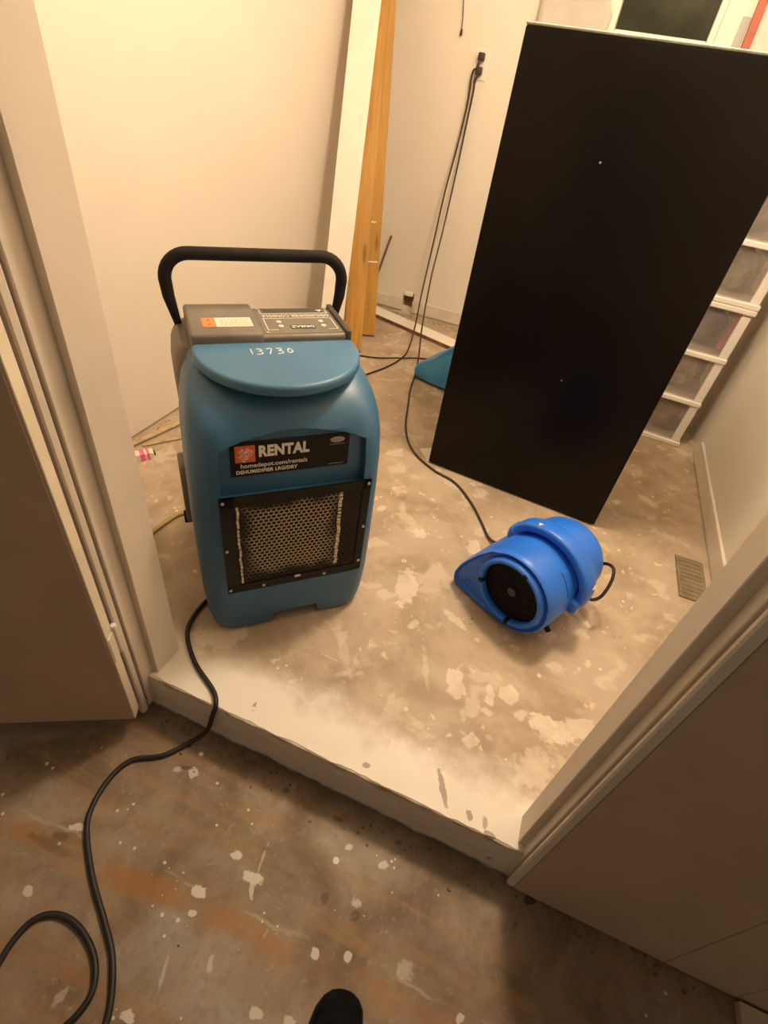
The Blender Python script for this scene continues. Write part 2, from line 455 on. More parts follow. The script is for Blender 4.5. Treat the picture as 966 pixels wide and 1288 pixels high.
# ------------------------------------------------------------------ geometry helpers
def obj(name, bm, mat, parent=None, smooth=False, loc=None, rot=None, angle=40):
    me = bpy.data.meshes.new(name)
    if isinstance(bm, bpy.types.Mesh):
        me = bm
    else:
        bmesh.ops.recalc_face_normals(bm, faces=bm.faces[:])
        bm.to_mesh(me)
        bm.free()
    o = bpy.data.objects.new(name, me)
    C.objects.link(o)
    if mat is not None:
        me.materials.clear()
        me.materials.append(M[mat] if isinstance(mat, str) else mat)
    if smooth:
        for p in me.polygons:
            p.use_smooth = True
        try:
            me.set_sharp_from_angle(angle=R(angle))
        except Exception:
            pass
    if parent:
        o.parent = parent
    if loc:
        o.location = loc
    if rot:
        o.rotation_euler = rot
    return o


def empty(name, loc=(0, 0, 0), rz=0.0):
    o = bpy.data.objects.new(name, None)
    o.empty_display_size = 0.05
    o.location = loc
    o.rotation_euler = (0, 0, rz)
    C.objects.link(o)
    return o


def tag(o, label=None, cat=None, group=None, kind=None):
    if label:
        o['label'] = label
    if cat:
        o['category'] = cat
    if group:
        o['group'] = group
    if kind:
        o['kind'] = kind
    return o


def box(x0, x1, y0, y1, z0, z1, bev=0.0, seg=2, bm=None):
    b = bmesh.new()
    bmesh.ops.create_cube(b, size=1)
    for v in b.verts:
        v.co = Vector(((x0 + x1) / 2 + v.co.x * (x1 - x0), (y0 + y1) / 2 + v.co.y * (y1 - y0), (z0 + z1) / 2 + v.co.z * (z1 - z0)))
    if bev:
        bmesh.ops.bevel(b, geom=b.edges[:], offset=bev, segments=seg, profile=0.5, affect='EDGES')
    if bm is None:
        return b
    merge(bm, b)
    return bm


def merge(dst, src, mat=None):
    me = bpy.data.meshes.new('tmp')
    src.to_mesh(me)
    src.free()
    if mat is not None:
        me.transform(mat)
    dst.from_mesh(me)
    bpy.data.meshes.remove(me)
    return dst


def prism(pts, axis, a, b, bev=0.0, seg=2):
    """polygon pts (2D) extruded along axis from a to b; axis 'y': pts are (x,z), 'z': (x,y), 'x': (y,z)"""
    bm = bmesh.new()

    def mk(p, t):
        return {'y': (p[0], t, p[1]), 'z': (p[0], p[1], t), 'x': (t, p[0], p[1])}[axis]
    va = [bm.verts.new(mk(p, a)) for p in pts]
    vb = [bm.verts.new(mk(p, b)) for p in pts]
    bm.faces.new(va)
    bm.faces.new(vb[::-1])
    n = len(pts)
    for i in range(n):
        bm.faces.new((va[i], va[(i + 1) % n], vb[(i + 1) % n], vb[i]))
    bmesh.ops.recalc_face_normals(bm, faces=bm.faces[:])
    if bev:
        ed = [e for e in bm.edges if len(e.link_faces) == 2 and e.calc_face_angle(0) > R(30)]
        bmesh.ops.bevel(bm, geom=ed, offset=bev, segments=seg, profile=0.5, affect='EDGES')
    return bm


def cyl(r, h, seg=24, bev=0.0, r2=None):
    bm = bmesh.new()
    bmesh.ops.create_cone(bm, cap_ends=True, segments=seg, radius1=r, radius2=r if r2 is None else r2, depth=h)
    if bev:
        ed = [e for e in bm.edges if len(e.link_faces) == 2 and e.calc_face_angle(0) > R(50)]
        bmesh.ops.bevel(bm, geom=ed, offset=bev, segments=2, profile=0.5, affect='EDGES')
    return bm


def xf(bm, mat):
    bmesh.ops.transform(bm, matrix=mat, verts=bm.verts[:])
    return bm


def spline(pts, sub=8):
    P = [Vector(p) for p in pts]
    out = []
    for i in range(len(P) - 1):
        p0 = P[i - 1] if i else P[0] * 2 - P[1]
        p1, p2 = P[i], P[i + 1]
        p3 = P[i + 2] if i + 2 < len(P) else P[-1] * 2 - P[-2]
        for k in range(sub):
            t = k / sub
            out.append(0.5 * ((2 * p1) + (p2 - p0) * t + (2 * p0 - 5 * p1 + 4 * p2 - p3) * t * t + (3 * p1 - p0 - 3 * p2 + p3) * t ** 3))
    out.append(P[-1])
    return out


def tube(path, r, seg=10, bm=None, radii=None):
    bm = bm or bmesh.new()
    rings = []
    n = len(path)
    T0 = (path[1] - path[0]).normalized()
    up = Vector((0, 0, 1)) if abs(T0.z) < 0.9 else Vector((1, 0, 0))
    nrm = (up - T0 * up.dot(T0)).normalized()
    for i, p in enumerate(path):
        T = (path[min(i + 1, n - 1)] - path[max(i - 1, 0)]).normalized()
        nrm = (nrm - T * nrm.dot(T)).normalized()
        bn = T.cross(nrm)
        rr = radii[i] if radii else r
        rings.append([bm.verts.new(p + (nrm * math.cos(2 * math.pi * k / seg) + bn * math.sin(2 * math.pi * k / seg)) * rr) for k in range(seg)])
    for a, b in zip(rings[:-1], rings[1:]):
        for k in range(seg):
            bm.faces.new((a[k], a[(k + 1) % seg], b[(k + 1) % seg], b[k]))
    bm.faces.new(rings[0][::-1])
    bm.faces.new(rings[-1])
    return bm


def loft(rings, cap=True):
    bm = bmesh.new()
    V = [[bm.verts.new(p) for p in r] for r in rings]
    n = len(V[0])
    for a, b in zip(V[:-1], V[1:]):
        for k in range(n):
            bm.faces.new((a[k], a[(k + 1) % n], b[(k + 1) % n], b[k]))
    if cap:
        bm.faces.new(V[0][::-1])
        bm.faces.new(V[-1])
    return bm


def rrect(x0, x1, y0, y1, r, z, seg=7, flat=4):
    """rounded rectangle ring at height z (counter-clockwise)"""
    pts = []
    cs = ((x1 - r, y0 + r, -90), (x1 - r, y1 - r, 0), (x0 + r, y1 - r, 90), (x0 + r, y0 + r, 180))
    for i, (cx, cy, a0) in enumerate(cs):
        for k in range(seg + 1):
            a = R(a0 + 90 * k / seg)
            pts.append(Vector((cx + r * math.cos(a), cy + r * math.sin(a), z)))
        nx, ny, na = cs[(i + 1) % 4]
        q = Vector((nx + r * math.cos(R(na)), ny + r * math.sin(R(na)), z))
        p = pts[-1].copy()
        for k in range(1, flat):
            pts.append(p.lerp(q, k / flat))
    return pts


def boolean(o, cutters):
    for c in cutters:
        m = o.modifiers.new('cut', 'BOOLEAN')
        m.operation = 'DIFFERENCE'
        m.solver = 'EXACT'
        m.object = c
    dg = bpy.context.evaluated_depsgraph_get()
    dg.update()
    me = bpy.data.meshes.new_from_object(o.evaluated_get(dg))
    o.modifiers.clear()
    o.data = me
    for c in cutters:
        bpy.data.objects.remove(c)
    return o


def smooth(o, angle=40):
    for p in o.data.polygons:
        p.use_smooth = True
    o.data.set_sharp_from_angle(angle=R(angle))


def text_mesh(s, size, extrude=0.0004, bold=0.0, spacing=1.0, align='CENTER', shear=0.0, sx=1.0):
    cu = bpy.data.curves.new('txt', 'FONT')
    cu.body = s
    cu.size = size
    cu.extrude = extrude
    cu.offset = bold
    cu.space_character = spacing
    cu.align_x = align
    cu.align_y = 'CENTER'
    cu.shear = shear
    cu.resolution_u = 3
    o = bpy.data.objects.new('txt', cu)
    C.objects.link(o)
    dg = bpy.context.evaluated_depsgraph_get()
    me = bpy.data.meshes.new_from_object(o.evaluated_get(dg))
    bpy.data.objects.remove(o)
    bpy.data.curves.remove(cu)
    if sx != 1.0:
        me.transform(Matrix.Diagonal((sx, 1, 1, 1)))
    return me


def text(name, s, size, mat, parent, matrix, **kw):
    me = text_mesh(s, size, **kw)
    me.transform(matrix)
    return obj(name, me, mat, parent)


def oriented_board(a, b, wdir, width, thick):
    """board from bottom centre a to top centre b; local z runs along it (grain); returns bmesh, matrix"""
    a, b = Vector(a), Vector(b)
    zd = (b - a).normalized()
    xd = Vector(wdir)
    xd = (xd - zd * xd.dot(zd)).normalized()
    yd = zd.cross(xd)
    m = Matrix((xd, yd, zd)).transposed().to_4x4()
    m.translation = a
    return box(-width / 2, width / 2, -thick / 2, thick / 2, 0, (b - a).length, 0.002, 1), m


# ================================================================== STRUCTURE
XL, XR, YB, ZC = -1.454, 0.806, 3.43, 2.42
YF = 0.512      # step edge
ZO = -0.14      # hall floor
JL, JR = -0.672, 0.281
WY = 0.497      # hall face of the front wall


def walled(xs, zs, holes, y0, y1):
    """wall in the xz plane with rectangular holes (x0,x1,z0,z1)"""
    X = sorted(set(list(xs) + [h[0] for h in holes] + [h[1] for h in holes]))
    Z = sorted(set(list(zs) + [h[2] for h in holes] + [h[3] for h in holes]))
    bm = bmesh.new()
    for i in range(len(X) - 1):
        for j in range(len(Z) - 1):
            cx, cz = (X[i] + X[i + 1]) / 2, (Z[j] + Z[j + 1]) / 2
            if any(h[0] < cx < h[1] and h[2] < cz < h[3] for h in holes):
                continue
            box(X[i], X[i + 1], y0, y1, Z[j], Z[j + 1], bm=bm)
    bmesh.ops.remove_doubles(bm, verts=bm.verts[:], dist=1e-5)
    return bm


# inner floor slab: front edge chipped
bm = bmesh.new()
nx = 150
top = []
for i in range(nx + 1):
    x = -0.80 + 1.20 * i / nx
    j = noise.noise(Vector((x * 14, 3, 0))) * 0.004 + noise.noise(Vector((x * 45, 7, 0))) * 0.0025
    chip = max(0, noise.noise(Vector((x * 9, 11, 0))) - 0.25) * 0.018
    top.append((x, YF + 0.006 + j + chip))
v0 = [bm.verts.new((x, y, 0)) for x, y in top]
v1 = [bm.verts.new((x, 0.66, 0)) for x, y in top]
v2 = [bm.verts.new((x, YF + 0.003, -0.006)) for x, y in top]
v3 = [bm.verts.new((x, YF + 0.003, -0.05)) for x, y in top]
for i in range(nx):
    bm.faces.new((v0[i], v0[i + 1], v1[i + 1], v1[i]))
    bm.faces.new((v2[i], v2[i + 1], v0[i + 1], v0[i]))
    bm.faces.new((v3[i], v3[i + 1], v2[i + 1], v2[i]))
q = [bm.verts.new(p) for p in ((XL - 0.1, 0.66, 0), (XR + 0.05, 0.66, 0), (XR + 0.05, YB + 0.05, 0), (XL - 0.1, YB + 0.05, 0))]
bm.faces.new(q)
tag(obj('floor', bm, 'floor'), 'bare tan room floor with plaster patches and worn white paint with coloured-in sheen at the threshold', 'floor', kind='structure')

bm = bmesh.new()
q = [bm.verts.new(p) for p in ((-2.2, -1.6, ZO), (2.0, -1.6, ZO), (2.0, 0.62, ZO), (-2.2, 0.62, ZO))]
bm.faces.new(q)
tag(obj('floor_hall', bm, 'floor2'), 'stained brown hall floor with rusty streaks and white paint drips', 'floor', kind='structure')

bm = bmesh.new()
rows = [(0.0, 0.0005), (0.0015, -0.007), (0.0, -0.02), (0.001, -0.06), (0.0, -0.10), (-0.001, -0.135), (-0.003, ZO)]
prev = None
for dy, z in rows:
    ring = []
    for i in range(nx + 1):
        x = -0.80 + 1.20 * i / nx
        d = noise.noise(Vector((x * 22, z * 60, 5))) * 0.0022
        if z > -0.012:
            d += max(0, noise.noise(Vector((x * 9, 11, 0))) - 0.25) * 0.016 + 0.001
        ring.append(bm.verts.new((x, YF + dy + d, z)))
    if prev:
        for i in range(nx):
            bm.faces.new((prev[i], prev[i + 1], ring[i + 1], ring[i]))
    prev = ring
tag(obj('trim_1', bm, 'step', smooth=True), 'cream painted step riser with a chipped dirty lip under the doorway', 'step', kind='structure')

tag(obj('wall_left', box(XL - 0.1, XL, 0.55, YB + 0.1, 0.007, ZC), 'wall'), 'cream left wall of the room beside the blue dehumidifier', 'wall', kind='structure')
tag(obj('wall_right', box(XR, XR + 0.1, 0.55, YB + 0.1, -0.02, ZC), 'wall'), 'cream right wall above the brown floor register', 'wall', kind='structure')
WIN = (-0.245, 0.190, 1.50, 2.10)
HOLE = (-1.068, -0.995, 0.045, 0.145)
tag(obj('wall_back', walled((XL, XR), (-0.02, ZC), [WIN, HOLE], YB, YB + 0.1), 'wall'), 'cream back wall with the socket and hanging cords', 'wall', kind='structure')
tag(obj('ceiling', box(XL - 0.1, XR + 0.1, 0.4, YB + 0.1, ZC, ZC + 0.06), 'ceil'), 'off white room ceiling above the frame', 'ceiling', kind='structure')
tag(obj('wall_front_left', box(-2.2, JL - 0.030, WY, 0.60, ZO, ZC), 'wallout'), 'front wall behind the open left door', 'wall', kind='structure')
WFR = tag(obj('wall_front_right', box(JR + 0.030, 2.0, WY, 0.586, ZO, ZC), 'wallout'), 'board wall coloured taupe for shade in the lower right corner of the picture', 'wall', kind='structure')
tag(obj('wall_front_top', box(JL - 0.015, JR + 0.015, WY, 0.60, 1.99, ZC), 'wallout'), 'wall strip above the doorway', 'wall', kind='structure')
# hole in the back wall: dark cavity box
tag(obj('wall_cavity', box(HOLE[0] - 0.02, HOLE[1] + 0.02, YB + 0.055, YB + 0.07, 0.02, 0.16), 'rawedge'), 'brown wooden cavity behind the cut hole in the back wall', 'wall', kind='structure')


# door jambs: stop, rabbet, casing
def jamb(name, s, x, y_in, y_st, y_ra, y_ca, label):
    root = empty(name, (x, 0, 0))

    def bx(n, a, b, y0, y1, z0, z1, mat='jamb', bev=0.0015):
        xa, xb = sorted((s * a, s * b))
        return obj(n, box(xa, xb, y0, y1, z0, z1, bev, 1), mat, root)
    bx('door_stop', 0.0, 0.030, y_st, y_in, 0.0, 1.99)
    bx('jamb_board', 0.0165, 0.035, y_ra + 0.006, y_in - 0.004, -0.11, 1.99)
    bx('casing_bead', 0.0175, 0.036, y_ca, y_ra, -0.125, 1.995, bev=0.003)
    tag(root, label, 'door frame', kind='structure')
    return root


jamb('trim_2', -1, JL, 0.612, 0.530, 0.487, 0.470, 'cream door frame post on the left side of the doorway')
jamb('trim_3', 1, JR, 0.590, 0.530, 0.500, 0.488, 'cream door frame post on the right side of the doorway')
tag(obj('trim_4', box(JL - 0.02, JR + 0.02, 0.48, 0.605, 1.96, 1.99, 0.002, 1), 'jamb'), 'door frame head above the doorway', 'door frame', kind='structure')

# door 1 opens outward to the left
d1 = empty('door_1', (-0.690, 0.462, -0.073), R(180 + 27.6))
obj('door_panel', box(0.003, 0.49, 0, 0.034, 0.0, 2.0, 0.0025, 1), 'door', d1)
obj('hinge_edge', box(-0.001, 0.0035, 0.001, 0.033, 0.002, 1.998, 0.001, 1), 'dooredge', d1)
for zz in (0.290, 1.70):
    h = obj('hinge', xf(cyl(0.0048, 0.085, 12, 0.001), Matrix.Translation((-0.005, -0.002, zz))), 'jamb', d1)
    obj('hinge_pin', xf(cyl(0.0065, 0.012, 10, 0.002), Matrix.Translation((-0.005, -0.002, zz + 0.048))), 'white', h)
    obj('hinge_leaf', box(-0.003, 0.0, 0.002, 0.030, zz - 0.040, zz + 0.040), 'jamb', h)
tag(d1, 'open door with face tinted taupe for shade and cream edge at the left of the picture', 'door', kind='structure')
for i, (x0, x1) in enumerate(((JR + 0.037, 0.655), (0.6565, 0.80), (0.8015, 1.02), (1.0215, 1.24), (1.2415, 1.46))):
    obj('wall_board', box(x0, x1, 0.490, WY + 0.001, ZO + 0.006, ZC - 0.1, 0.0012, 1), 'door', WFR)  # boards share the door's shade-tinted colour
tag(obj('trim_5', box(0.80, 1.15, 0.05, 0.484, ZO, -0.118, 0.002, 1), 'wallout'), 'pale board on the hall floor at the lower right corner', 'trim', kind='structure')

# baseboards
bm = box(XL, 0.8, YB - 0.014, YB - 0.0005, 0.022, 0.10, 0.003, 1)
o = obj('baseboard_back', bm, 'base')
cut = obj('cutter', box(HOLE[0], HOLE[1], YB - 0.05, YB + 0.02, 0.0, HOLE[3]), None)
boolean(o, [cut])
tag(o, 'scuffed cream baseboard along the back wall', 'baseboard', kind='structure')
tag(obj('baseboard_right', box(XR - 0.013, XR - 0.0005, 0.62, 2.6, 0.004, 0.085, 0.003, 1), 'base'), 'cream baseboard at the foot of the right wall', 'baseboard', kind='structure')

# window
win = empty('window_1', ((WIN[0] + WIN[1]) / 2, YB, WIN[2]))
hw, hh = (WIN[1] - WIN[0]) / 2, WIN[3] - WIN[2]
obj('pane', box(-hw - 0.005, hw + 0.005, 0.05, 0.056, -0.005, hh), 'glass', win)
obj('side_casing', box(hw, hw + 0.115, -0.022, 0.0, -0.06, hh + 0.08, 0.003, 1), 'white', win)
obj('side_casing', box(-hw - 0.115, -hw, -0.022, 0.0, -0.06, hh + 0.08, 0.003, 1), 'white', win)
obj('side_jamb', box(hw - 0.028, hw, -0.01, 0.052, 0, hh, 0.002, 1), 'white', win)
obj('sill', box(-hw - 0.13, hw + 0.13, -0.05, 0.0, -0.085, -0.06, 0.004, 1), 'white', win)
obj('bottom_rail', box(-hw, hw - 0.028, 0.015, 0.05, -0.02, 0.022, 0.003, 1), 'white', win)
obj('head_casing', box(-hw - 0.115, hw + 0.115, -0.022, 0.0, hh, hh + 0.09, 0.003, 1), 'white', win)
tag(win, 'dark night window with white frame above the black cabinet', 'window', kind='structure')

# ceiling lamp (above the frame)
lamp = empty('ceiling_lamp', (LAMP[0], LAMP[1], ZC))
obj('canopy', xf(cyl(0.07, 0.02, 24, 0.004), Matrix.Translation((0, 0, -0.01))), 'white', lamp)
obj('bulb', xf(cyl(0.03, 0.03, 20, 0.008), Matrix.Translation((0, 0, -0.035))), 'lamp', lamp, True)
tag(lamp, 'round ceiling lamp over the room', 'lamp')

# ================================================================== DEHUMIDIFIER
dh = empty('dehumidifier', (-0.452, 0.836, 0), R(43))
tag(dh, 'large blue upright dehumidifier with black perforated grille and black carry handle', 'dehumidifier')


def ring(z, xh, y0, y1, r):
    return rrect(-xh, xh, y0, y1, r, z)


prof = [  # z, half width, front y, corner radius
    (0.000, 0.192, 0.018, 0.050), (0.005, 0.204, 0.008, 0.055), (0.018, 0.213, 0.002, 0.060), (0.040, 0.219, 0.0, 0.060), (0.07, 0.224, 0.0, 0.062),
    (0.14, 0.229, 0.0, 0.062), (0.30, 0.230, 0.0, 0.062), (0.44, 0.228, 0.0, 0.063), (0.54, 0.225, 0.0, 0.066), (0.60, 0.221, 0.002, 0.072),
    (0.635, 0.217, 0.011, 0.078), (0.660, 0.212, 0.026, 0.084), (0.680, 0.207, 0.046, 0.09), (0.698, 0.200, 0.072, 0.086),
    (0.712, 0.192, 0.104, 0.076), (0.722, 0.186, 0.135, 0.06), (0.728, 0.178, 0.165, 0.04)]
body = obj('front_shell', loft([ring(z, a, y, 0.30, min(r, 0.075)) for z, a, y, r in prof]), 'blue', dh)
# label recess (arched) and foot notch
arch = [(-0.168, 0.478), (0.172, 0.478), (0.165, 0.606)]
for k in range(1, 12):
    t = k / 12
    arch.append((0.165 - 0.33 * t, 0.606 + 0.036 * math.sin(math.pi * t) ** 0.8))
arch.append((-0.163, 0.606))
c1 = obj('cutter', prism(arch, 'y', -0.1, 0.021), None, dh)
c2 = obj('cutter', prism([(-0.066, -0.02), (0.082, -0.02), (0.070, 0.050), (-0.052, 0.050)], 'y', -0.1, 0.34), None, dh)
c3 = obj('cutter', prism([(-0.172, 0.165), (0.192, 0.165), (0.192, 0.485), (-0.172, 0.485)], 'y', -0.1, 0.0045), None, dh)
boolean(body, [c1, c2, c3])
smooth(body, 35)
# rear shell
rp = [(0.055, 0.195, 0.045), (0.16, 0.214, 0.05), (0.44, 0.214, 0.05), (0.60, 0.219, 0.05), (0.66, 0.219, 0.05), (0.70, 0.214, 0.05), (0.718, 0.206, 0.05), (0.728, 0.196, 0.05)]
rear = obj('rear_shell', loft([rrect(-a, a, 0.232, 0.43, r, z) for z, a, r in rp]), 'gray', dh, True)
for s in (-1, 1):
    gp_ = [(0.24, 0.22), (0.25, 0.30), (0.262, 0.345), (0.29, 0.375), (0.34, 0.385), (0.385, 0.36), (0.40, 0.28), (0.38, 0.21), (0.31, 0.185)]
    xa, xb = sorted((s * 0.205, s * 0.243))
    obj('side_grip', prism(gp_, 'x', xa, xb, 0.008, 3), 'gray', dh, True)
    wv = obj('wheel', xf(cyl(0.075, 0.035, 28, 0.008), Matrix.Translation((s * 0.19, 0.43, 0.075)) @ Matrix.Rotation(R(90), 4, 'Y')), 'black', dh, True)
    obj('hub', xf(cyl(0.03, 0.04, 16, 0.004), Matrix.Translation((s * 0.19, 0.43, 0.075)) @ Matrix.Rotation(R(90), 4, 'Y')), 'darkgray', wv, True)
obj('hose_clip', box(-0.249, -0.225, 0.255, 0.275, 0.205, 0.24, 0.003), 'black', dh)

# lid: half disc scoop
pts = [(-0.178, 0.222)]
for k in range(0, 29):
    a = math.pi * (1 + k / 28)
    ex = 1.0
    cx, sx_ = math.cos(a), math.sin(a)
    pts.append((0.005 + 0.186 * math.copysign(abs(cx) ** ex, cx), 0.190 + 0.176 * -abs(sx_) ** 1.0))
pts.append((0.188, 0.222))
lb = prism(pts, 'z', 0.722, 0.748, 0.009, 4)
for v in lb.verts:
    v.co.z += (v.co.y - 0.222) * 0.03
lid = obj('lid', lb, 'bluelid_lit', dh, True, angle=50)
# neck under the lid, tucked behind the overhang
npts = [(-0.150, 0.235)] + [(0.005 + 0.150 * math.cos(math.pi * (1 + k / 16)), 0.20 - 0.105 * math.sin(math.pi * k / 16)) for k in range(17)] + [(0.160, 0.235)]
obj('lid_neck', prism(npts, 'z', 0.69, 0.726), 'blue', dh, True)
# handwritten number on the lid, as strokes
LZ = 0.7482


def lidz(y):
    return 0.748 + (y - 0.222) * 0.03 + 0.0004


strokes = {
    '1': [[(0, 0), (0.0, 1)]],
    '3': [[(0, 0.95), (0.5, 0.95), (0.6, 0.7), (0.25, 0.55), (0.62, 0.4), (0.55, 0.08), (0.0, 0.0)]],
    '7': [[(0, 0.9), (0.65, 0.95), (0.3, 0.0)]],
    '0': [[(0.3, 0.85), (0.05, 0.5), (0.25, 0.1), (0.6, 0.3), (0.6, 0.7), (0.3, 0.85)]],
}
bm = bmesh.new()
xp = -0.058
for chh in '13730':
    for st in strokes[chh]:
        P = []
        for px, pz in st:
            x, y = xp + px * 0.019 + 0.004 * random.uniform(-0.3, 0.3), 0.158 + pz * 0.026
            P.append(Vector((x, y, lidz(y))))
        tube(spline(P, 4), 0.0016, 5, bm)
    xp += 0.011 if chh == '1' else 0.022
hn = obj('handwritten_number', bm, 'ink', lid)
hn['label'] = 'white handwritten number 13730'

# console
con = obj('console', box(-0.176, 0.186, 0.226, 0.398, 0.700, 0.758, 0.008, 3), 'gray', dh, True)
obj('console_raised_end', box(-0.178, -0.020, 0.222, 0.408, 0.71, 0.766, 0.008, 3), 'gray', con, True)
obj('console_rim', box(0.176, 0.190, 0.224, 0.400, 0.71, 0.766, 0.004, 2), 'darkgray', con, True)
st = obj('warning_sticker', box(-0.117, -0.036, 0.262, 0.314, 0.7655, 0.7668), 'sticker', con)
so = obj('orange_sticker', box(-0.146, -0.117, 0.262, 0.314, 0.7655, 0.7669), 'stickerorange', con)
so['label'] = 'orange warning sticker'
bm = bmesh.new()
for row in range(5):
    y = 0.305 - row * 0.0085
    x = -0.108
    while x < -0.045:
        l_ = random.uniform(0.004, 0.011)
        box(x, min(x + l_, -0.041), y - 0.0013, y + 0.0013, 0.7667, 0.7670, bm=bm)
        x += l_ + 0.003
obj('fine_print', bm, 'inkdim', st)
bm = bmesh.new()
for y in (0.276, 0.300):
    box(-0.134, -0.129, y - 0.003, y + 0.004, 0.7668, 0.7671, bm=bm)
obj('warning_mark', bm, 'rawedge', so)
# console plate facing the rear operator: text is upside down from the front
pl = obj('console_plate', box(-0.014, 0.172, 0.236, 0.388, 0.7565, 0.7588), 'gray', con)
UD = Matrix.Rotation(R(180), 4, 'Z')
PZ = 0.7592


def at(x, y, z=PZ):
    return Matrix.Translation((x, y, z)) @ UD


bm = bmesh.new()
for (x0, x1, y0, y1) in ((-0.004, 0.166, 0.3545, 0.3565), (-0.004, -0.002, 0.3545, 0.385), (0.164, 0.166, 0.3545, 0.385),
                         (-0.004, 0.166, 0.324, 0.3258), (-0.004, -0.002, 0.258, 0.3258), (0.164, 0.166, 0.258, 0.3258), (-0.004, 0.020, 0.256, 0.2578), (0.142, 0.166, 0.256, 0.2578)):
    box(x0, x1, y0, y1, PZ - 0.0006, PZ, bm=bm)
obj('plate_border', bm, 'ink', pl)
obj('display_strip', box(0.004, 0.156, 0.360, 0.383, PZ - 0.0006, PZ + 0.0003), 'darkgray', pl)
text('console_title', 'DEHUMIDIFIER CONSOLE', 0.0185, 'ink', pl, at(0.081, 0.340), bold=0.0001, sx=0.76, spacing=1.05)
obj('name_badge', box(0.052, 0.112, 0.262, 0.282, PZ - 0.0006, PZ + 0.0003), 'label', pl)
text('badge_letters', 'DRIEAZ', 0.0165, 'ink', pl, at(0.082, 0.272, PZ + 0.0006), bold=0.0004)
for (x, y) in ((0.030, 0.276), (0.030, 0.302), (0.134, 0.276), (0.134, 0.302)):
    obj('button', xf(cyl(0.0062, 0.003, 16, 0.0008), Matrix.Translation((x, y, PZ))), 'ink', pl, True)
bm = prism([(0.140, 0.376), (0.156, 0.376), (0.148, 0.362)], 'z', PZ, PZ + 0.0005)
obj('warning_triangle', bm, 'ink', pl)
for (x, y) in ((-0.008, 0.384), (0.166, 0.384), (0.166, 0.242), (-0.008, 0.242)):
    obj('plate_screw', xf(cyl(0.0035, 0.002, 10), Matrix.Translation((x, y, PZ))), 'steel', pl)

# handle
hp = []
hx, hz, hr, hy = 0.209, 0.884, 0.055, 0.386
hp += [Vector((-hx + 0.020, hy, 0.705)), Vector((-hx + 0.012, hy, 0.745)), Vector((-hx + 0.003, hy, 0.79))]
for k in range(9):
    a = R(180 - 90 * k / 8)
    hp.append(Vector((-hx + hr + hr * math.cos(a), hy, hz - hr + hr * math.sin(a))))
for k in range(1, 6):
    hp.append(Vector((-hx + hr + (2 * hx - 2 * hr) * k / 6, hy, hz)))
for k in range(9):
    a = R(90 - 90 * k / 8)
    hp.append(Vector((hx - hr + hr * math.cos(a), hy, hz - hr + hr * math.sin(a))))
hp += [Vector((hx - 0.003, hy, 0.79)), Vector((hx - 0.012, hy, 0.745)), Vector((hx - 0.020, hy, 0.705))]
rad = [0.007, 0.010, 0.0135] + [0.0145] * (len(hp) - 6) + [0.0135, 0.010, 0.007]
hd = obj('carry_handle', tube(hp, 0.0145, 14, radii=rad), 'foam', dh, True)
for s in (-1, 1):
    obj('handle_bolt', xf(cyl(0.006, 0.022, 12, 0.001), Matrix.Translation((s * 0.200, hy, 0.707)) @ Matrix.Rotation(R(90), 4, 'Y')), 'steel', hd)

# grille panel
PX0, PX1, PZ0, PZ1 = -0.172, 0.190, 0.172, 0.488
gf = bmesh.new()
bw = 0.020
for (x0, x1, z0, z1) in ((PX0, PX1, PZ1 - 0.026, PZ1), (PX0, PX1, PZ0, PZ0 + 0.024), (PX0, PX0 + bw + 0.012, PZ0, PZ1), (PX1 - bw, PX1, PZ0, PZ1)):
    box(x0, x1, -0.0035, 0.001, z0, z1, bm=gf)
fr = obj('grille_frame', gf, 'blackmetal', dh)
obj('coil_backing', box(PX0 + 0.01, PX1 - 0.01, 0.0005, 0.0043, PZ0 + 0.008, PZ1 - 0.008), 'filter', dh)
# perforated sheet: honeycomb
bm = bmesh.new()
pitch = 0.0122
rin, rout = pitch / math.sqrt(3) * 0.85, pitch / math.sqrt(3) * 1.0
gx0, gx1, gz0, gz1 = PX0 + bw + 0.010, PX1 - bw + 0.003, PZ0 + 0.020, PZ1 - 0.022
rowh = pitch * math.sqrt(3) / 2
j = 0
zc = gz0
while zc < gz1:
    xc = gx0 + (pitch / 2 if j % 2 else 0)
    while xc < gx1:
        vo_, vi_ = [], []
        for k in range(6):
            a = R(30 + 60 * k)
            vo_.append(bm.verts.new((xc + rout * math.cos(a), -0.0012, zc + rout * math.sin(a))))
            vi_.append(bm.verts.new((xc + rin * math.cos(a), -0.0012, zc + rin * math.sin(a))))
        for k in range(6):
            bm.faces.new((vo_[k], vo_[(k + 1) % 6], vi_[(k + 1) % 6], vi_[k]))
        xc += pitch
    zc += rowh
    j += 1
bmesh.ops.remove_doubles(bm, verts=bm.verts[:], dist=0.0002)
ext = bmesh.ops.extrude_face_region(bm, geom=bm.faces[:])
bmesh.ops.translate(bm, verts=[e for e in ext['geom'] if isinstance(e, bmesh.types.BMVert)], vec=(0, 0.0012, 0))
gs = obj('perforated_sheet', bm, 'grille', dh)
gs['kind'] = 'stuff'
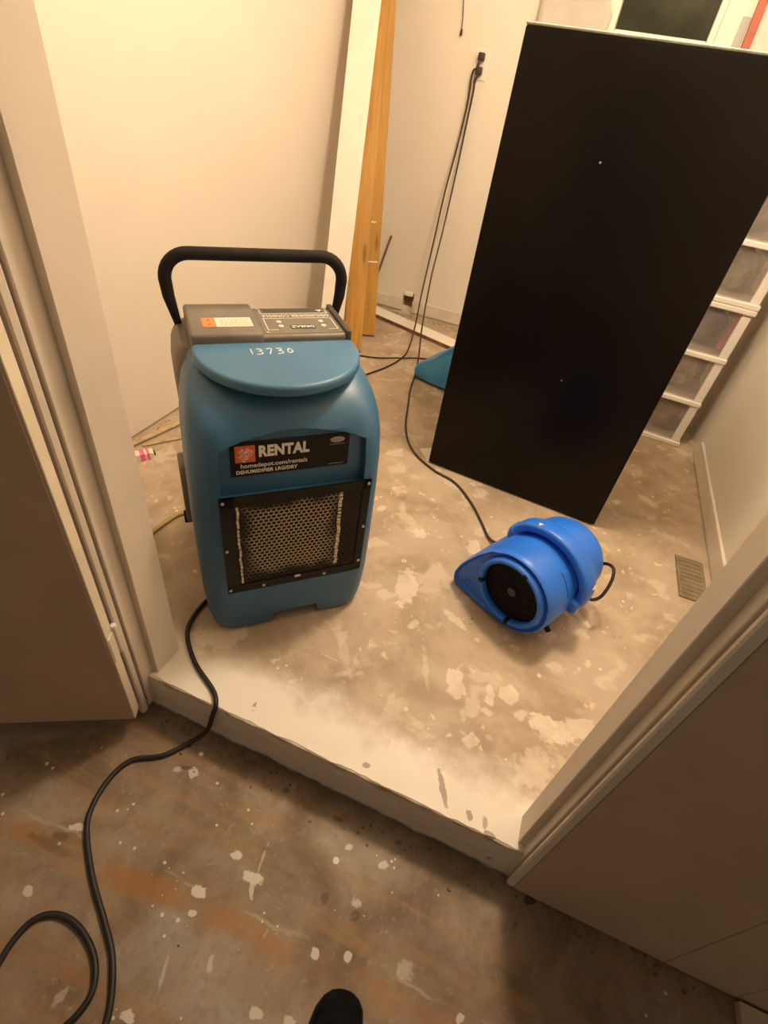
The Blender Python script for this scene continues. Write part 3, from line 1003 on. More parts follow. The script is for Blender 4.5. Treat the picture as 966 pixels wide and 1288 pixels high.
# bright filter frame seen through the holes
for (xc, wdt, z0, z1, n_) in ((-0.134, 0.0052, 0.200, 0.462, 19), (0.115, 0.0085, 0.212, 0.470, 23)):
    for k in range(n_):
        zz = z0 + (z1 - z0) * k / n_
        dx_ = random.uniform(-0.0015, 0.0015)
        obj('filter_tab', box(xc - wdt / 2 + dx_, xc + wdt / 2 + dx_, -0.0026, 0.0004, zz, zz + (z1 - z0) / n_ * random.uniform(0.55, 0.85)), 'dustwhite', dh)
for i in range(22):
    x = -0.130 + i * 0.0109
    obj('filter_tab', box(x, x + 0.006, -0.0026, 0.0004, 0.4665, 0.4695), 'dustwhite', dh)
for (x, z) in ((PX0 + 0.007, PZ1 - 0.012), (PX1 - 0.007, PZ1 - 0.010), (PX0 + 0.007, 0.325), (PX1 - 0.007, 0.335), (PX0 + 0.007, PZ0 + 0.010), (PX1 - 0.008, PZ0 + 0.035), (-0.08, PZ0 + 0.008), (0.085, PZ0 + 0.008)):
    obj('panel_screw', xf(cyl(0.0042, 0.003, 12, 0.001), Matrix.Translation((x, -0.0045, z)) @ Matrix.Rotation(R(90), 4, 'X')), 'steel', dh, True)
obj('latch_tab', box(0.002, 0.018, -0.006, -0.003, PZ0 + 0.016, PZ0 + 0.024, 0.001, 1), 'steel', dh)

# rental label
LB = obj('rental_label', box(-0.138, 0.130, 0.0115, 0.0142, 0.528, 0.618, 0.001, 1), 'label', dh)
LB.location = (0, 0.0068, 0)
LB['label'] = 'black rental label with white lettering'
RX = Matrix.Rotation(R(90), 4, 'X')


def onl(x, z, y=0.0113, ang=0):
    return Matrix.Translation((x, y, z)) @ RX @ Matrix.Rotation(R(ang), 4, 'Z')


lg = obj('logo_square', box(-0.128, -0.085, 0.0108, 0.0118, 0.566, 0.609), 'orange', LB)
for s_, off, sz in (('THE', 0.0115, 0.0085), ('HOME', 0.0020, 0.0125), ('DEPOT', -0.0090, 0.0125)):
    ang = 45
    cx, cz = -0.1065 - math.sin(R(ang)) * off, 0.5875 + math.cos(R(ang)) * off
    text('logo_letters', s_, sz, 'ink', lg, onl(cx, cz, 0.0106, ang), bold=0.0001, sx=0.88)
text('rental_letters', 'RENTAL', 0.038, 'ink', LB, onl(-0.078, 0.5895), bold=0.0018, align='LEFT', sx=0.78, spacing=1.06)
text('web_letters', 'homedepot.com/rentals', 0.0158, 'ink', LB, onl(-0.118, 0.5555), bold=0.00015, align='LEFT', sx=0.98)
text('model_letters', 'DEHUMIDIFIER LRG/DRY', 0.0125, 'ink', LB, onl(-0.128, 0.5395), bold=0.0004, align='LEFT', sx=0.96, spacing=1.05)
bm = xf(cyl(0.5, 0.001, 28), Matrix.Translation((0.1005, 0.0112, 0.602)) @ RX @ Matrix.Diagonal((0.034, 0.015, 1, 1)))
obj('oval_badge', bm, 'silver', LB)
text('badge_letters', 'DRIEAZ', 0.0065, 'inkdim', LB, onl(0.1005, 0.602, 0.0106), bold=0.0001)
obj('small_print', box(0.083, 0.118, 0.0109, 0.0116, 0.5895, 0.5905), 'inkdim', LB)
obj('small_print', box(0.083, 0.118, 0.0109, 0.0116, 0.5355, 0.5365), 'inkdim', LB)

# ================================================================== AIR MOVER (small blue)
FN = empty('air_mover', (0.109, 1.108, 0), R(-28))
tag(FN, 'bright blue snail shaped air mover with round black intake in front of the black cabinet', 'fan')
FR = 0.134
FZ = 0.142
FL = 0.272


def snail(scale=1.0, dz=0.0):
    pts = []
    # lower edge from outlet corner along the floor to the drum, then around the drum to the top, back down to the outlet
    pts += [(-0.205, 0.030), (-0.200, 0.014), (-0.188, 0.006), (-0.12, 0.004), (-0.06, 0.004)]
    for k in range(0, 22):
        a = R(-90 + 205 * k / 21)
        pts.append((FR * math.cos(a), FZ + FR * math.sin(a)))
    pts += [(-0.105, 0.232), (-0.145, 0.180), (-0.178, 0.124), (-0.196, 0.085), (-0.206, 0.050)]
    return pts


sp = snail()
cxm, czm = -0.03, 0.13


def sring(y, s):
    return [Vector((cxm + (x - cxm) * s, y, czm + (z - czm) * s)) for x, z in sp]


hs = obj('housing', loft([sring(0.012, 0.90), sring(0.004, 0.945), sring(0.002, 0.955), sring(0.005, 0.972), sring(0.014, 0.99), sring(0.028, 1.0), sring(0.15, 1.0), sring(FL - 0.03, 0.985), sring(FL - 0.012, 0.965), sring(FL, 0.92)]), 'fan', FN)
# cut a real intake
co = obj('cutter', xf(cyl(0.098, 0.12, 48), Matrix.Translation((0, 0.03, FZ)) @ RX), None, FN)
boolean(hs, [co])
smooth(hs, 38)
# raised ring around the intake
rp_ = [(0.097, 0.03), (0.097, -0.006), (0.101, -0.010), (0.108, -0.010), (0.113, -0.004), (0.116, 0.012)]
bm = bmesh.new()
RG = [[bm.verts.new((r * math.cos(2 * math.pi * k / 48), y, FZ + r * math.sin(2 * math.pi * k / 48))) for k in range(48)] for r, y in rp_]
for a, b in zip(RG[:-1], RG[1:]):
    for k in range(48):
        bm.faces.new((a[k], a[(k + 1) % 48], b[(k + 1) % 48], b[k]))
obj('intake_ring', bm, 'fan', FN, True)
gr = obj('intake_guard', xf(cyl(0.0972, 0.004, 40), Matrix.Translation((0, 0.016, FZ)) @ RX), 'black', FN)
bm = bmesh.new()
for r in (0.018, 0.034, 0.050, 0.066, 0.082, 0.094):
    tube([Vector((r * math.cos(2 * math.pi * k / 36), 0.008, FZ + r * math.sin(2 * math.pi * k / 36))) for k in range(37)], 0.0013, 6, bm)
obj('guard_ring', bm, 'black', gr)
for k in range(24):
    a = 2 * math.pi * k / 24
    bm = tube([Vector((r * math.cos(a + (r - 0.01) * 4), 0.009 + 0.001, FZ + r * math.sin(a + (r - 0.01) * 4))) for r in (0.012, 0.04, 0.07, 0.096)], 0.0012, 6)
    obj('guard_spoke', bm, 'black', gr)
obj('guard_hub', xf(cyl(0.014, 0.004, 16), Matrix.Translation((0, 0.009, FZ)) @ RX), 'darkgray', gr)
for a in (75, 195, 285):
    obj('guard_clip', box(-0.007, 0.007, -0.013, 0.01, -0.006, 0.008, 0.0015, 1), 'black', FN, loc=(0.101 * math.cos(R(a)), 0, FZ + 0.101 * math.sin(R(a))), rot=(0, -R(a - 90), 0))
# motor drum behind
bm = bmesh.new()
mp = [(0.122, 0.15), (0.126, 0.19), (0.127, 0.262), (0.124, 0.292), (0.114, 0.310), (0.08, 0.320)]
RG = [[bm.verts.new((r * math.cos(2 * math.pi * k / 40), y, FZ + 0.008 + r * math.sin(2 * math.pi * k / 40))) for k in range(40)] for r, y in mp]
for a, b in zip(RG[:-1], RG[1:]):
    for k in range(40):
        bm.faces.new((a[k], a[(k + 1) % 40], b[(k + 1) % 40], b[k]))
bm.faces.new(RG[-1])
obj('motor_housing', bm, 'fan', FN, True)


# strap handle: broad arc over the drum, standing off
def arc_strap(a0, a1, ri, ro, y0, y1, n=30):
    bm = bmesh.new()
    rings = []
    for k in range(n + 1):
        t = k / n
        a = R(a0 + (a1 - a0) * t)
        lift = min(1, min(t, 1 - t) * 7)
        e0 = lift
        rin_ = ri + 0.018 * e0
        rout_ = ro + 0.012 * e0
        yc0, yc1 = y0 + 0.004 * (1 - lift), y1 - 0.004 * (1 - lift)
        sec = [(rin_, yc0 + 0.006), (rin_ + 0.006, yc0), (rout_ - 0.008, yc0), (rout_ - 0.002, yc0 + 0.004), (rout_, yc0 + 0.010), (rout_, yc1 - 0.010), (rout_ - 0.002, yc1 - 0.004), (rout_ - 0.008, yc1), (rin_ + 0.006, yc1), (rin_, yc1 - 0.006)]
        rings.append([(r * math.cos(a), y, FZ + r * math.sin(a)) for r, y in sec])
    return loft(rings)


hdl = obj('carry_handle', arc_strap(148, 4, 0.126, 0.160, 0.122, 0.180), 'fan', FN, True, angle=50)
obj('handle_foot', box(0.105, 0.156, 0.105, 0.200, FZ - 0.022, FZ + 0.026, 0.012, 3), 'fan', FN, True)
obj('handle_foot', box(-0.140, -0.090, 0.122, 0.186, FZ + 0.050, FZ + 0.100, 0.014, 3), 'fan', FN, True)
obj('handle_rib', arc_strap(60, 14, 0.112, 0.122, 0.086, 0.132, 14), 'fan', FN, True, angle=50)


def tri_sticker(a, y, r, sz=0.013):
    bm = prism([(-sz / 2, sz * 0.4), (sz / 2, sz * 0.4), (0, -sz * 0.55)], 'z', 0, 0.0012)
    m = Matrix.Translation((r * math.cos(R(a)), y, FZ + r * math.sin(R(a)))) @ Matrix.Rotation(R(90 - a), 4, 'Y')
    obj('triangle_sticker', xf(bm, m), 'sticker', FN)


tri_sticker(108, 0.136, 0.1722, 0.017)
tri_sticker(24, 0.160, 0.1722, 0.018)
tri_sticker(-2, 0.125, 0.1563, 0.015)
for y in (0.065, 0.215):
    a_ = -34
    obj('rubber_foot', xf(cyl(0.0085, 0.036, 14, 0.002), Matrix.Translation((0.140 * math.cos(R(a_)), y, FZ + 0.140 * math.sin(R(a_)))) @ Matrix.Rotation(R(90 - a_), 4, 'Y')), 'black', FN, True)
for (x, y) in ((-0.16, 0.04), (-0.16, 0.235), (0.01, 0.05), (0.01, 0.225)):
    obj('rubber_foot', xf(cyl(0.012, 0.010, 14, 0.001), Matrix.Translation((x, y, 0.005))), 'black', FN, True)
obj('outlet_lip', box(-0.168, -0.140, -0.001, 0.004, 0.036, 0.046, 0.002, 1), 'fan', FN, True)
# outlet mouth (dark opening facing left)
obj('outlet_mouth', prism([(0.028, 0.018), (0.24, 0.018), (0.24, 0.068), (0.028, 0.068)], 'x', -0.2035, -0.198), 'black', FN)
# short power lead curling round the right side
lead = spline([(0.06, 0.305, 0.10), (0.10, 0.335, 0.16), (0.138, 0.320, 0.185), (0.160, 0.290, 0.165), (0.166, 0.255, 0.125), (0.152, 0.235, 0.105), (0.125, 0.225, 0.11)], 6)
obj('power_lead', tube(lead, 0.0052, 8), 'cord', FN, True)

# ================================================================== AIR MOVER 2 behind the cabinet
F2 = empty('air_mover', (-0.44, 2.600, 0), R(-14))
tag(F2, 'second, sky blue air mover half hidden behind the black cabinet', 'fan')
pts2 = [(-0.213, 0.030), (-0.205, 0.010), (-0.06, 0.006)] + [(0.08 + 0.135 * math.cos(R(a)), 0.145 + 0.135 * math.sin(R(a))) for a in range(-90, 101, 12)] + [(0.0, 0.262), (-0.05, 0.215), (-0.12, 0.140), (-0.185, 0.098), (-0.208, 0.075), (-0.216, 0.05)]


def s2(y, s):
    return [Vector((x * s, y, 0.13 + (z - 0.13) * s)) for x, z in pts2]


obj('housing', loft([s2(-0.120, 0.90), s2(-0.113, 0.96), s2(-0.095, 1.0), s2(0.11, 1.0), s2(0.128, 0.96), s2(0.135, 0.90)]), 'fan2', F2, True, angle=38)
obj('intake_guard', xf(cyl(0.085, 0.012, 32, 0.003), Matrix.Translation((0.08, -0.118, 0.145)) @ RX), 'black', F2, True)
obj('outlet_mouth', prism([(-0.08, 0.022), (0.10, 0.022), (0.10, 0.070), (-0.08, 0.070)], 'x', -0.2155, -0.210), 'fan2', F2)
for (x, y) in ((-0.16, -0.08), (-0.16, 0.09), (0.09, -0.08), (0.09, 0.09)):
    obj('rubber_foot', xf(cyl(0.012, 0.010, 12), Matrix.Translation((x, y, 0.005))), 'black', F2)
obj('carry_handle', tube(spline([(0.02, 0.03, 0.26), (0.04, 0.03, 0.305), (0.10, 0.03, 0.315), (0.17, 0.03, 0.27), (0.185, 0.03, 0.21)], 6), 0.012, 10), 'fan2', F2, True)

# ================================================================== BLACK CABINET
cang = math.atan2(1.760 - 1.818, 0.359 + 0.348)
CB = empty('black_cabinet', (-0.348, 1.818, 0), cang)
tag(CB, 'tall plain black appliance cabinet with pale top edge standing in the middle of the room', 'cabinet')
CW, CH, CD = 0.712, 1.386, 0.30
obj('front_panel', box(0, CW, 0.0, 0.03, 0.006, CH - 0.006, 0.005, 2), 'fridge', CB, True)
obj('carcass', box(0.004, CW - 0.004, 0.031, CD, 0.012, CH - 0.008, 0.003, 1), 'fridge', CB)
obj('top_cap', box(-0.001, CW + 0.001, 0.001, CD + 0.004, CH - 0.006, CH + 0.001, 0.002, 1), 'topedge', CB)
for (x, y) in ((0.05, 0.05), (CW - 0.05, 0.05), (0.05, CD - 0.05), (CW - 0.05, CD - 0.05)):
    obj('foot', xf(cyl(0.018, 0.013, 14), Matrix.Translation((x, y, 0.0065))), 'black', CB)
obj('screw_cap', xf(cyl(0.003, 0.003, 10), Matrix.Translation((0.29, -0.0005, 1.13)) @ RX), 'palegrey', CB)
obj('screw_cap', xf(cyl(0.0025, 0.003, 10), Matrix.Translation((0.40, -0.0005, 0.52)) @ RX), 'palegrey', CB)

# paper square peeking out beside the cabinet foot
pp = obj('paper_card', box(-0.06, 0.06, -0.05, 0.05, 0.0005, 0.003), 'white', loc=(-0.335, 1.895, 0), rot=(0, 0, R(38)))
tag(pp, 'white card on the floor at the lower left corner of the black cabinet', 'card')

# ================================================================== DRAWER TOWER
TX, TY = 0.535, 2.655


def drawer_tower(name, zbase, levels, lh, label):
    t = empty(name, (TX, TY, zbase), R(-3))
    W, D = 0.165, 0.34
    H_ = levels * lh
    for sx in (-1, 1):
        for (y0, y1) in ((0.0, 0.022), (D - 0.022, D)):
            obj('post', box(sx * W - 0.019, sx * W + 0.017, y0, y1, 0.016, H_ - 0.012, 0.003, 1), 'plastic', t)
    for k in range(levels + 1):
        z = k * lh
        w_ = W + (0.026 if k in (0, levels) else 0.020)
        obj('shelf', box(-w_, w_, -0.006, D + 0.004, z - 0.004, z + 0.018, 0.003, 1), 'plastic', t)
        if k < levels:
            d = obj('drawer', box(-W + 0.012, W + 0.010, 0.026, D - 0.03, z + 0.022, z + 0.026), 'clear', t)
            obj('drawer_front', box(-W + 0.018, W - 0.018, 0.006, 0.011, z + 0.020, z + lh - 0.006, 0.002, 1), 'clear', d)
            obj('drawer_side', box(W + 0.008, W + 0.011, 0.026, D - 0.03, z + 0.022, z + lh - 0.03), 'clear', d)
            obj('drawer_side', box(-W - 0.011, -W - 0.008, 0.026, D - 0.03, z + 0.022, z + lh - 0.03), 'clear', d)
            obj('drawer_back', box(-W + 0.012, W + 0.010, D - 0.034, D - 0.030, z + 0.022, z + lh - 0.03), 'clear', d)
    tag(t, label, 'drawer unit', 'stacked plastic drawer units')
    return t


LH = 0.2185
drawer_tower('drawer_unit', 0.005, 3, LH, 'lower white drawer unit with clear drawers standing on the floor')
drawer_tower('drawer_unit', 3 * LH + 0.028, 3, LH, 'upper white drawer unit stacked on the lower one')
cm = {}


def blob(name, loc, r, col, label, cat, sq=(1, 1, 1)):
    key = 'cloth_%02d%02d%02d' % tuple(int(c * 99) for c in col)
    if key not in cm:
        cm[key] = plain(key, col, 0.9, var=0.3, scale=25, bump=0.4)
    bm = bmesh.new()
    bmesh.ops.create_icosphere(bm, subdivisions=3, radius=1)
    for v in bm.verts:
        d = v.co.normalized()
        k = 1 + 0.22 * noise.noise(d * 1.9 + Vector(loc) * 5) + 0.06 * noise.noise(d * 6)
        v.co = Vector((d.x * r * sq[0], d.y * r * sq[1], d.z * r * sq[2])) * k
    mz = min(v.co.z for v in bm.verts)
    for v in bm.verts:
        v.co.z -= mz
    return tag(obj(name, bm, cm[key], loc=loc, smooth=True), label, cat, 'bundles in the plastic drawers')


blob('cloth_bundle', (0.60, 2.80, 0.032), 0.078, (0.30, 0.19, 0.06), 'mustard bundle inside the bottom clear drawer', 'bundle')  # bundle colours are darkened to hold the shade inside the closed drawers
blob('cloth_bundle', (0.59, 2.79, LH + 0.032), 0.080, (0.52, 0.43, 0.33), 'cream bundle inside the second clear drawer from the floor', 'bundle')
blob('cloth_bundle', (0.60, 2.81, 2 * LH + 0.032), 0.082, (0.12, 0.075, 0.11), 'shade-darkened plum bundle inside the third clear drawer from the floor', 'bundle')
blob('cloth_bundle', (0.60, 2.80, 3 * LH + 0.055), 0.080, (0.27, 0.23, 0.09), 'olive bundle inside the fourth clear drawer from the floor', 'bundle')
blob('cloth_bundle', (0.59, 2.80, 4 * LH + 0.055), 0.080, (0.16, 0.11, 0.115), 'mauve grey bundle inside the fifth clear drawer from the floor', 'bundle')
pk = obj('fabric_roll', xf(cyl(0.012, 0.19, 14, 0.003), Matrix.Translation((0, 0, 0.095))), 'pink', loc=(0.6855, 2.75, 2 * LH + 0.033), rot=(0, R(2), 0))
tag(pk, 'thin pink roll at the right side of the third drawer', 'roll')

# ================================================================== LEANING TIMBER
def board(name, a, b, wdir, width, thick, mat, label, cat='board', group=None, z0=None):
    bm, m = oriented_board(a, b, wdir, width, thick)
    o = obj(name, bm, mat)
    o.matrix_world = m
    tag(o, label, cat, group)
    return o


bw_ = board('white_board', (-1.190, 2.560, 0.006), (-1.376, 3.218, 2.0), (0.93, 0.36, 0), 0.128, 0.02, 'white', 'long white painted board leaning in the corner left of the amber timber', group='boards leaning in the corner')
w1 = board('timber_plank', (-1.080, 2.640, 0.006), (-1.400, 3.345, 2.05), (0.94, 0.34, 0), 0.100, 0.035, 'wood', 'knotty amber plank leaning between the white board and the marked plank', group='boards leaning in the corner')
w2 = board('timber_plank', (-1.103, 2.905, 0.006), (-1.395, 3.375, 2.02), (0.93, 0.36, 0), 0.098, 0.03, 'wood2', 'amber plank with two pale chalk lines leaning rightmost in the corner', group='boards leaning in the corner')
for zz, w_ in ((0.40, 0.075), (0.60, 0.052)):
    obj('chalk_line', box(-0.035, -0.035 + w_, -0.0162, -0.0148, zz, zz + 0.008), 'ink', w2)
obj('plaster_streak', box(-0.047, -0.038, -0.0162, -0.0148, 0.02, 0.385), 'ink', w2)
lt = board('wood_splinter', (-1.300, 3.35, 0.004), (-1.203, 3.42, 0.455), (1, 0.2, 0), 0.014, 0.006, 'rawedge', 'thin dark lath leaning on the back wall right of the planks', 'lath')

# loose skirting board lying along the back wall
sa, sb = Vector((-1.30, 3.265, 0)), Vector((-0.10, 2.872, 0))
dv = (sb - sa).normalized()
ls = empty('loose_skirting', sa, math.atan2(dv.y, dv.x))
obj('painted_face', box(0, (sb - sa).length, 0.008, 0.125, 0.001, 0.021, 0.001, 1), 'white', ls)
obj('raw_edge', box(0, (sb - sa).length, 0.0, 0.0085, 0.001, 0.020), 'rawedge', ls)
tag(ls, 'loose white skirting board with raw brown edge lying on the floor by the back wall', 'board')

# wall hole sleeve, outlet with plugs
hb = empty('cut_wall_box', ((HOLE[0] + HOLE[1]) / 2, YB, HOLE[2]))
obj('box_rim', box(-0.030, 0.030, -0.018, 0.010, 0.078, 0.100, 0.003, 1), 'white', hb)
obj('box_back', box(-0.032, 0.032, 0.03, 0.034, 0.002, 0.076), 'rawedge', hb)
tag(hb, 'white topped open wall box with brown inside low on the back wall', 'wall box')
ol = empty('wall_outlet', (-0.838, YB, 1.262))
obj('cover_plate', box(-0.038, 0.038, -0.006, -0.0003, 0, 0.125, 0.003, 2), 'white', ol)
for z in (0.035, 0.090):
    obj('socket', xf(cyl(0.017, 0.003, 18), Matrix.Translation((0, -0.007, z)) @ RX), 'plastic', ol)
tag(ol, 'white wall outlet with two black plugs left of the black cabinet', 'outlet')


def plug(z, path, label, r=0.0048, mat='browncord'):
    root = empty('power_cord', (-0.838, YB - 0.0085, z))
    inv = Vector(root.location)
    obj('plug_body', box(-0.016, 0.016, -0.030, 0.0, -0.016, 0.018, 0.006, 2), 'browncord', root, True)
    obj('strain_relief', tube([Vector((0, -0.022, -0.008)), Vector((-0.006, -0.026, -0.03)), Vector((-0.010, -0.026, -0.048))], 0.007, 8), 'browncord', root, True)
    P = [Vector((-0.010, -0.026, -0.046))] + [Vector(p) - inv for p in path]
    obj('cable', tube(spline(P, 6), r, 8), mat, root, True)
    tag(root, label, 'cord', 'cords plugged into the outlet')


plug(1.352, [(-0.868, 3.40, 1.285), (-0.866, 3.405, 1.164), (-0.875, 3.39, 0.972), (-0.888, 3.35, 0.765), (-0.886, 3.28, 0.506), (-0.869, 3.15, 0.243), (-0.834, 3.00, 0.10), (-0.806, 2.84, 0.02), (-0.806, 2.725, 0.0055),
             (-0.831, 2.58, 0.0055), (-0.885, 2.43, 0.0055), (-0.97, 2.22, 0.0055), (-1.02, 1.90, 0.0055), (-1.00, 1.55, 0.0055), (-0.93, 1.30, 0.0055)],
     'dark cord from the outlet running over the floor behind the dehumidifier')
plug(1.297, [(-0.845, 3.40, 1.215), (-0.849, 3.40, 1.099), (-0.850, 3.37, 0.847), (-0.842, 3.28, 0.579), (-0.820, 3.12, 0.353), (-0.764, 2.90, 0.151), (-0.712, 2.74, 0.06), (-0.675, 2.60, 0.012), (-0.635, 2.40, 0.0055), (-0.590, 2.238, 0.0055), (-0.524, 2.019, 0.0055),
             (-0.437, 1.865, 0.0055), (-0.316, 1.775, 0.0055), (-0.205, 1.735, 0.0055), (-0.110, 1.640, 0.0055), (-0.045, 1.545, 0.0055), (0.005, 1.465, 0.010), (0.060, 1.430, 0.040), (0.105, 1.405, 0.085)],
     'dark cord from the outlet past the cabinet corner to the bright blue air mover')
fc = obj('floor_cable', tube(spline([(-1.10, 2.56, 0.0055), (-1.034, 2.599, 0.0055), (-0.926, 2.64, 0.0055), (-0.82, 2.70, 0.012), (-0.72, 2.79, 0.0055), (-0.62, 2.82, 0.006), (-0.50, 2.80, 0.006), (-0.40, 2.745, 0.02)], 6), 0.0045, 8), 'browncord', smooth=True)
tag(fc, 'thin dark cable crossing the floor to the second air mover', 'cord')
hc = empty('hanging_wire', (-0.967, YB - 0.012, 1.432))
obj('wire', tube([Vector((0, 0, 0)), Vector((-0.004, 0, 0.05)), Vector((-0.016, 0.002, 0.12)), Vector((-0.03, 0.002, 0.32)), Vector((-0.03, 0.002, 0.66))], 0.0022, 6), 'browncord', hc, True)
obj('wire_end', xf(cyl(0.007, 0.026, 10, 0.003, r2=0.0045), Matrix.Translation((0, 0, 0.0))), 'browncord', hc, True)
tag(hc, 'thin dark wire with a small knob hanging down the back wall', 'wire')

# cord in the foreground: from the dehumidifier over the step, across the hall floor, with a loop
fp = [(-0.690, 0.815, 0.012), (-0.705, 0.750, 0.0065), (-0.685, 0.665, 0.0065), (-0.610, 0.595, 0.0065), (-0.520, 0.548, 0.0065), (-0.490, 0.520, 0.006), (-0.492, 0.502, -0.03), (-0.505, 0.490, -0.09), (-0.535, 0.465, -0.128), (-0.580, 0.405, ZO + 0.0065),
      (-0.641, 0.363, ZO + 0.0065), (-0.656, 0.300, ZO + 0.0065), (-0.640, 0.230, ZO + 0.0065), (-0.602, 0.185, ZO + 0.0065), (-0.535, 0.133, ZO + 0.0065), (-0.464, 0.089, ZO + 0.0065), (-0.405, 0.047, ZO + 0.0065), (-0.354, -0.022, ZO + 0.0065),
      (-0.34, -0.11, ZO + 0.0065), (-0.385, -0.20, ZO + 0.0065), (-0.50, -0.21, ZO + 0.0065), (-0.57, -0.13, ZO + 0.0065), (-0.592, -0.05, ZO + 0.0065), (-0.600, 0.000, ZO + 0.0065), (-0.590, 0.040, ZO + 0.0065), (-0.556, 0.062, ZO + 0.0065),
      (-0.505, 0.063, ZO + 0.0065), (-0.447, 0.042, ZO + 0.0065), (-0.411, 0.007, ZO + 0.0065), (-0.407, -0.030, ZO + 0.0065), (-0.43, -0.075, ZO + 0.0065), (-0.49, -0.12, ZO + 0.008), (-0.62, -0.16, ZO + 0.018), (-0.8, -0.25, ZO + 0.0065), (-0.9, -0.5, ZO + 0.0065)]
fco = obj('extension_cord', tube(spline(fp, 7), 0.0062, 10), 'cord', smooth=True)
tag(fco, 'black power cord running over the step and looping on the hall floor', 'cord')

# ================================================================== SMALL THINGS
# drain hose left of the dehumidifier
hs_ = obj('drain_hose', tube(spline([(-0.93, 1.10, 0.02), (-1.003, 1.047, 0.009), (-1.018, 0.985, 0.009), (-1.025, 0.91, 0.009), (-1.045, 0.82, 0.009), (-1.10, 0.74, 0.009)], 6), 0.0075, 10), 'hose', smooth=True)
tag(hs_, 'yellowed clear drain hose on the floor left of the dehumidifier', 'hose')
board('wood_lath', (-1.425, 1.235, 0.010), (-1.335, 1.66, 0.012), (1, -0.2, 0), 0.022, 0.008, 'lath', 'thin raw wooden lath lying along the foot of the left wall', 'lath')
board('wood_lath', (-1.385, 1.30, 0.005), (-1.24, 1.50, 0.006), (1, -0.6, 0), 0.014, 0.006, 'lath', 'shorter thin lath on the floor beside the pink box', 'lath')
pb = empty('pink_box', (-1.325, 1.243, 0), R(52))
obj('carton', box(-0.034, 0.034, -0.018, 0.018, 0.0005, 0.030, 0.002, 1), 'white', pb)
obj('pink_band', box(-0.014, 0.002, -0.0188, 0.0188, 0.0, 0.0308), 'pink', pb)
obj('pink_band', box(0.010, 0.019, -0.0188, 0.0188, 0.0, 0.0308), 'pink', pb)
obj('box_cap', box(0.034, 0.042, -0.008, 0.010, 0.008, 0.024, 0.002, 1), 'darkgray', pb)
tag(pb, 'small white box with pink bands on the floor by the left wall', 'box')
# floor register
vn = empty('floor_register', (0.721, 1.640, 0), R(1))
obj('register_frame', box(-0.050, 0.050, -0.112, 0.112, 0.0005, 0.006, 0.002, 1), 'brass', vn)
for k in range(9):
    y = -0.088 + k * 0.022
    obj('slat', box(-0.038, 0.038, y - 0.006, y + 0.006, 0.0055, 0.0082, 0.001, 1), 'brass', vn)
tag(vn, 'dull brown metal floor register beside the right wall', 'register')
# reddish pole, sheet of film left of the window
rd = board('wood_pole', (0.372, 3.20, 0.008), (0.296, 3.405, 2.1), (1, 0, 0), 0.034, 0.022, 'redwood', 'reddish brown wooden strip leaning beside the window', 'strip')
gp = obj('grey_panel', box(-0.016, 0.016, -0.010, 0, 0, 0.14, 0.002, 1), 'palegrey', loc=(0.282, YB - 0.0235, 1.47))
tag(gp, 'small grey plate between the window frame and the reddish strip', 'plate')
bm = bmesh.new()
rws = []
for i in range(15):
    z = 1.42 + i * 0.045
    row = []
    edge = -0.285 + 0.05 * noise.noise(Vector((i * 1.7, 3, 0))) + (0.03 if i % 3 == 0 else 0) - 0.02 * i / 14
    for j in range(13):
        x = -0.60 + (edge + 0.60) * j / 12
        row.append(bm.verts.new((x, YB - 0.040 + 0.010 * noise.noise(Vector((x * 12, z * 4, 1))), z)))
    rws.append(row)
for a, b in zip(rws[:-1], rws[1:]):
    for j in range(12):
        bm.faces.new((a[j], a[j + 1], b[j + 1], b[j]))
ps = obj('plastic_film', bm, 'sheet', smooth=True)
sm = ps.modifiers.new('thick', 'SOLIDIFY')
sm.thickness = 0.0015
tag(ps, 'milky torn plastic film taped left of the window', 'film')


# crumbs
def crumbs(name, n, fn, mat, label, smin=0.002, smax=0.007):
    bm = bmesh.new()
    for i in range(n):
        x, y, z = fn()
        s = random.uniform(smin, smax)
        b = bmesh.new()
        bmesh.ops.create_cube(b, size=1)
        for v in b.verts:
            v.co = Vector((v.co.x * s * random.uniform(0.6, 1.6), v.co.y * s * random.uniform(0.6, 1.6), v.co.z * s * 0.5)) + Vector((0, 0, s * 0.26))
        merge(bm, b, Matrix.Translation((x, y, z)) @ Matrix.Rotation(random.uniform(0, 6.3), 4, 'Z'))
    tag(obj(name, bm, mat), label, 'debris', kind='stuff')


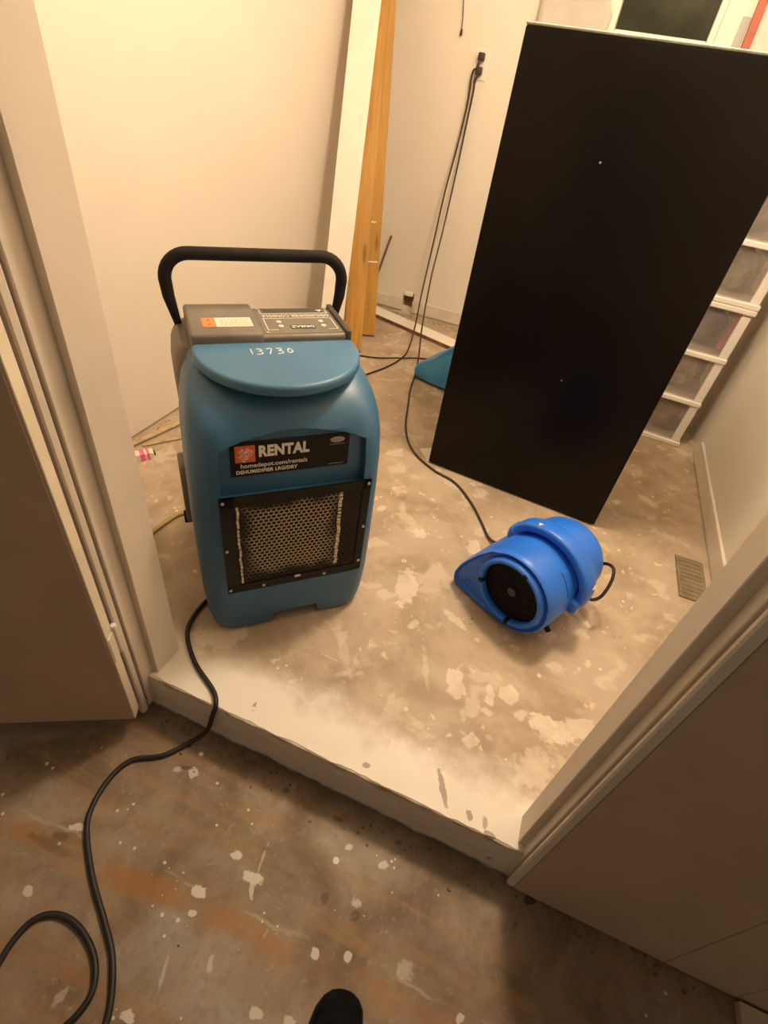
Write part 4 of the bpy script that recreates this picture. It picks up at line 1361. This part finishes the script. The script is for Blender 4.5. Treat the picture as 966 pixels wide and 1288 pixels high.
crumbs('plaster_crumbs', 130, lambda: (random.uniform(-1.40, -0.5), YB - 0.02 - abs(random.gauss(0, 0.03)), 0), 'dirt', 'plaster crumbs scattered along the back wall')
crumbs('wall_crumbs', 120, lambda: (XL + 0.015 + abs(random.gauss(0, 0.03)), random.uniform(1.0, 2.4), 0), 'dirt', 'plaster crumbs scattered along the left wall')
crumbs('step_dirt', 90, lambda: (random.uniform(-0.7, 0.75), 0.500 - abs(random.gauss(0, 0.03)), ZO), 'rawedge', 'dark dirt bits on the hall floor at the step', 0.0015, 0.006)

# ================================================================== SHOE
SH = empty('shoe', (0.056, -0.075, ZO), R(6))
rows = [  # y, half width, top z, centre x
    (-0.055, 0.012, 0.050, 0.0), (-0.048, 0.028, 0.072, 0.0), (-0.02, 0.035, 0.080, 0.0), (0.03, 0.036, 0.086, 0.0), (0.08, 0.038, 0.084, 0.001),
    (0.12, 0.042, 0.076, 0.002), (0.16, 0.046, 0.066, 0.003), (0.195, 0.0465, 0.057, 0.004), (0.22, 0.044, 0.050, 0.005), (0.240, 0.036, 0.043, 0.007), (0.252, 0.024, 0.036, 0.008), (0.258, 0.010, 0.030, 0.009)]
rings = []
for y, hw_, tz, cx_ in rows:
    rg = []
    for k in range(20):
        a = 2 * math.pi * k / 20
        x = cx_ + hw_ * math.copysign(abs(math.cos(a)) ** 0.75, math.cos(a))
        s_ = math.sin(a)
        z = 0.022 + (tz - 0.022) * max(0, s_) ** 0.9 if s_ > 0 else 0.022 + 0.008 * s_
        rg.append(Vector((x, y, z)))
    rings.append(rg)
obj('upper', loft(rings), 'shoe', SH, True, angle=60)
outl = []
for y, hw_, tz, cx_ in rows:
    outl.append((cx_ + hw_ + 0.004, y))
for y, hw_, tz, cx_ in reversed(rows):
    outl.append((cx_ - hw_ - 0.004, y))
obj('sole', prism(outl, 'z', 0.0005, 0.024, 0.003, 2), 'sole', SH, True)
for k in range(4):
    y = 0.075 + k * 0.022
    z = 0.0865 - k * 0.0045
    obj('lace', tube([Vector((-0.022, y - 0.004, z - 0.008)), Vector((0, y, z + 0.003)), Vector((0.024, y + 0.004, z - 0.008))], 0.0026, 6), 'sole', SH)
bm = loft([[Vector((0.040 * math.cos(2 * math.pi * k / 20), 0.0 + 0.045 * math.sin(2 * math.pi * k / 20), z)) for k in range(20)] for z in (0.07, 0.09, 0.12)])
obj('ankle_cuff', bm, 'shoe', SH, True)
tag(SH, 'toe of a black knit shoe on the hall floor at the bottom edge', 'shoe')
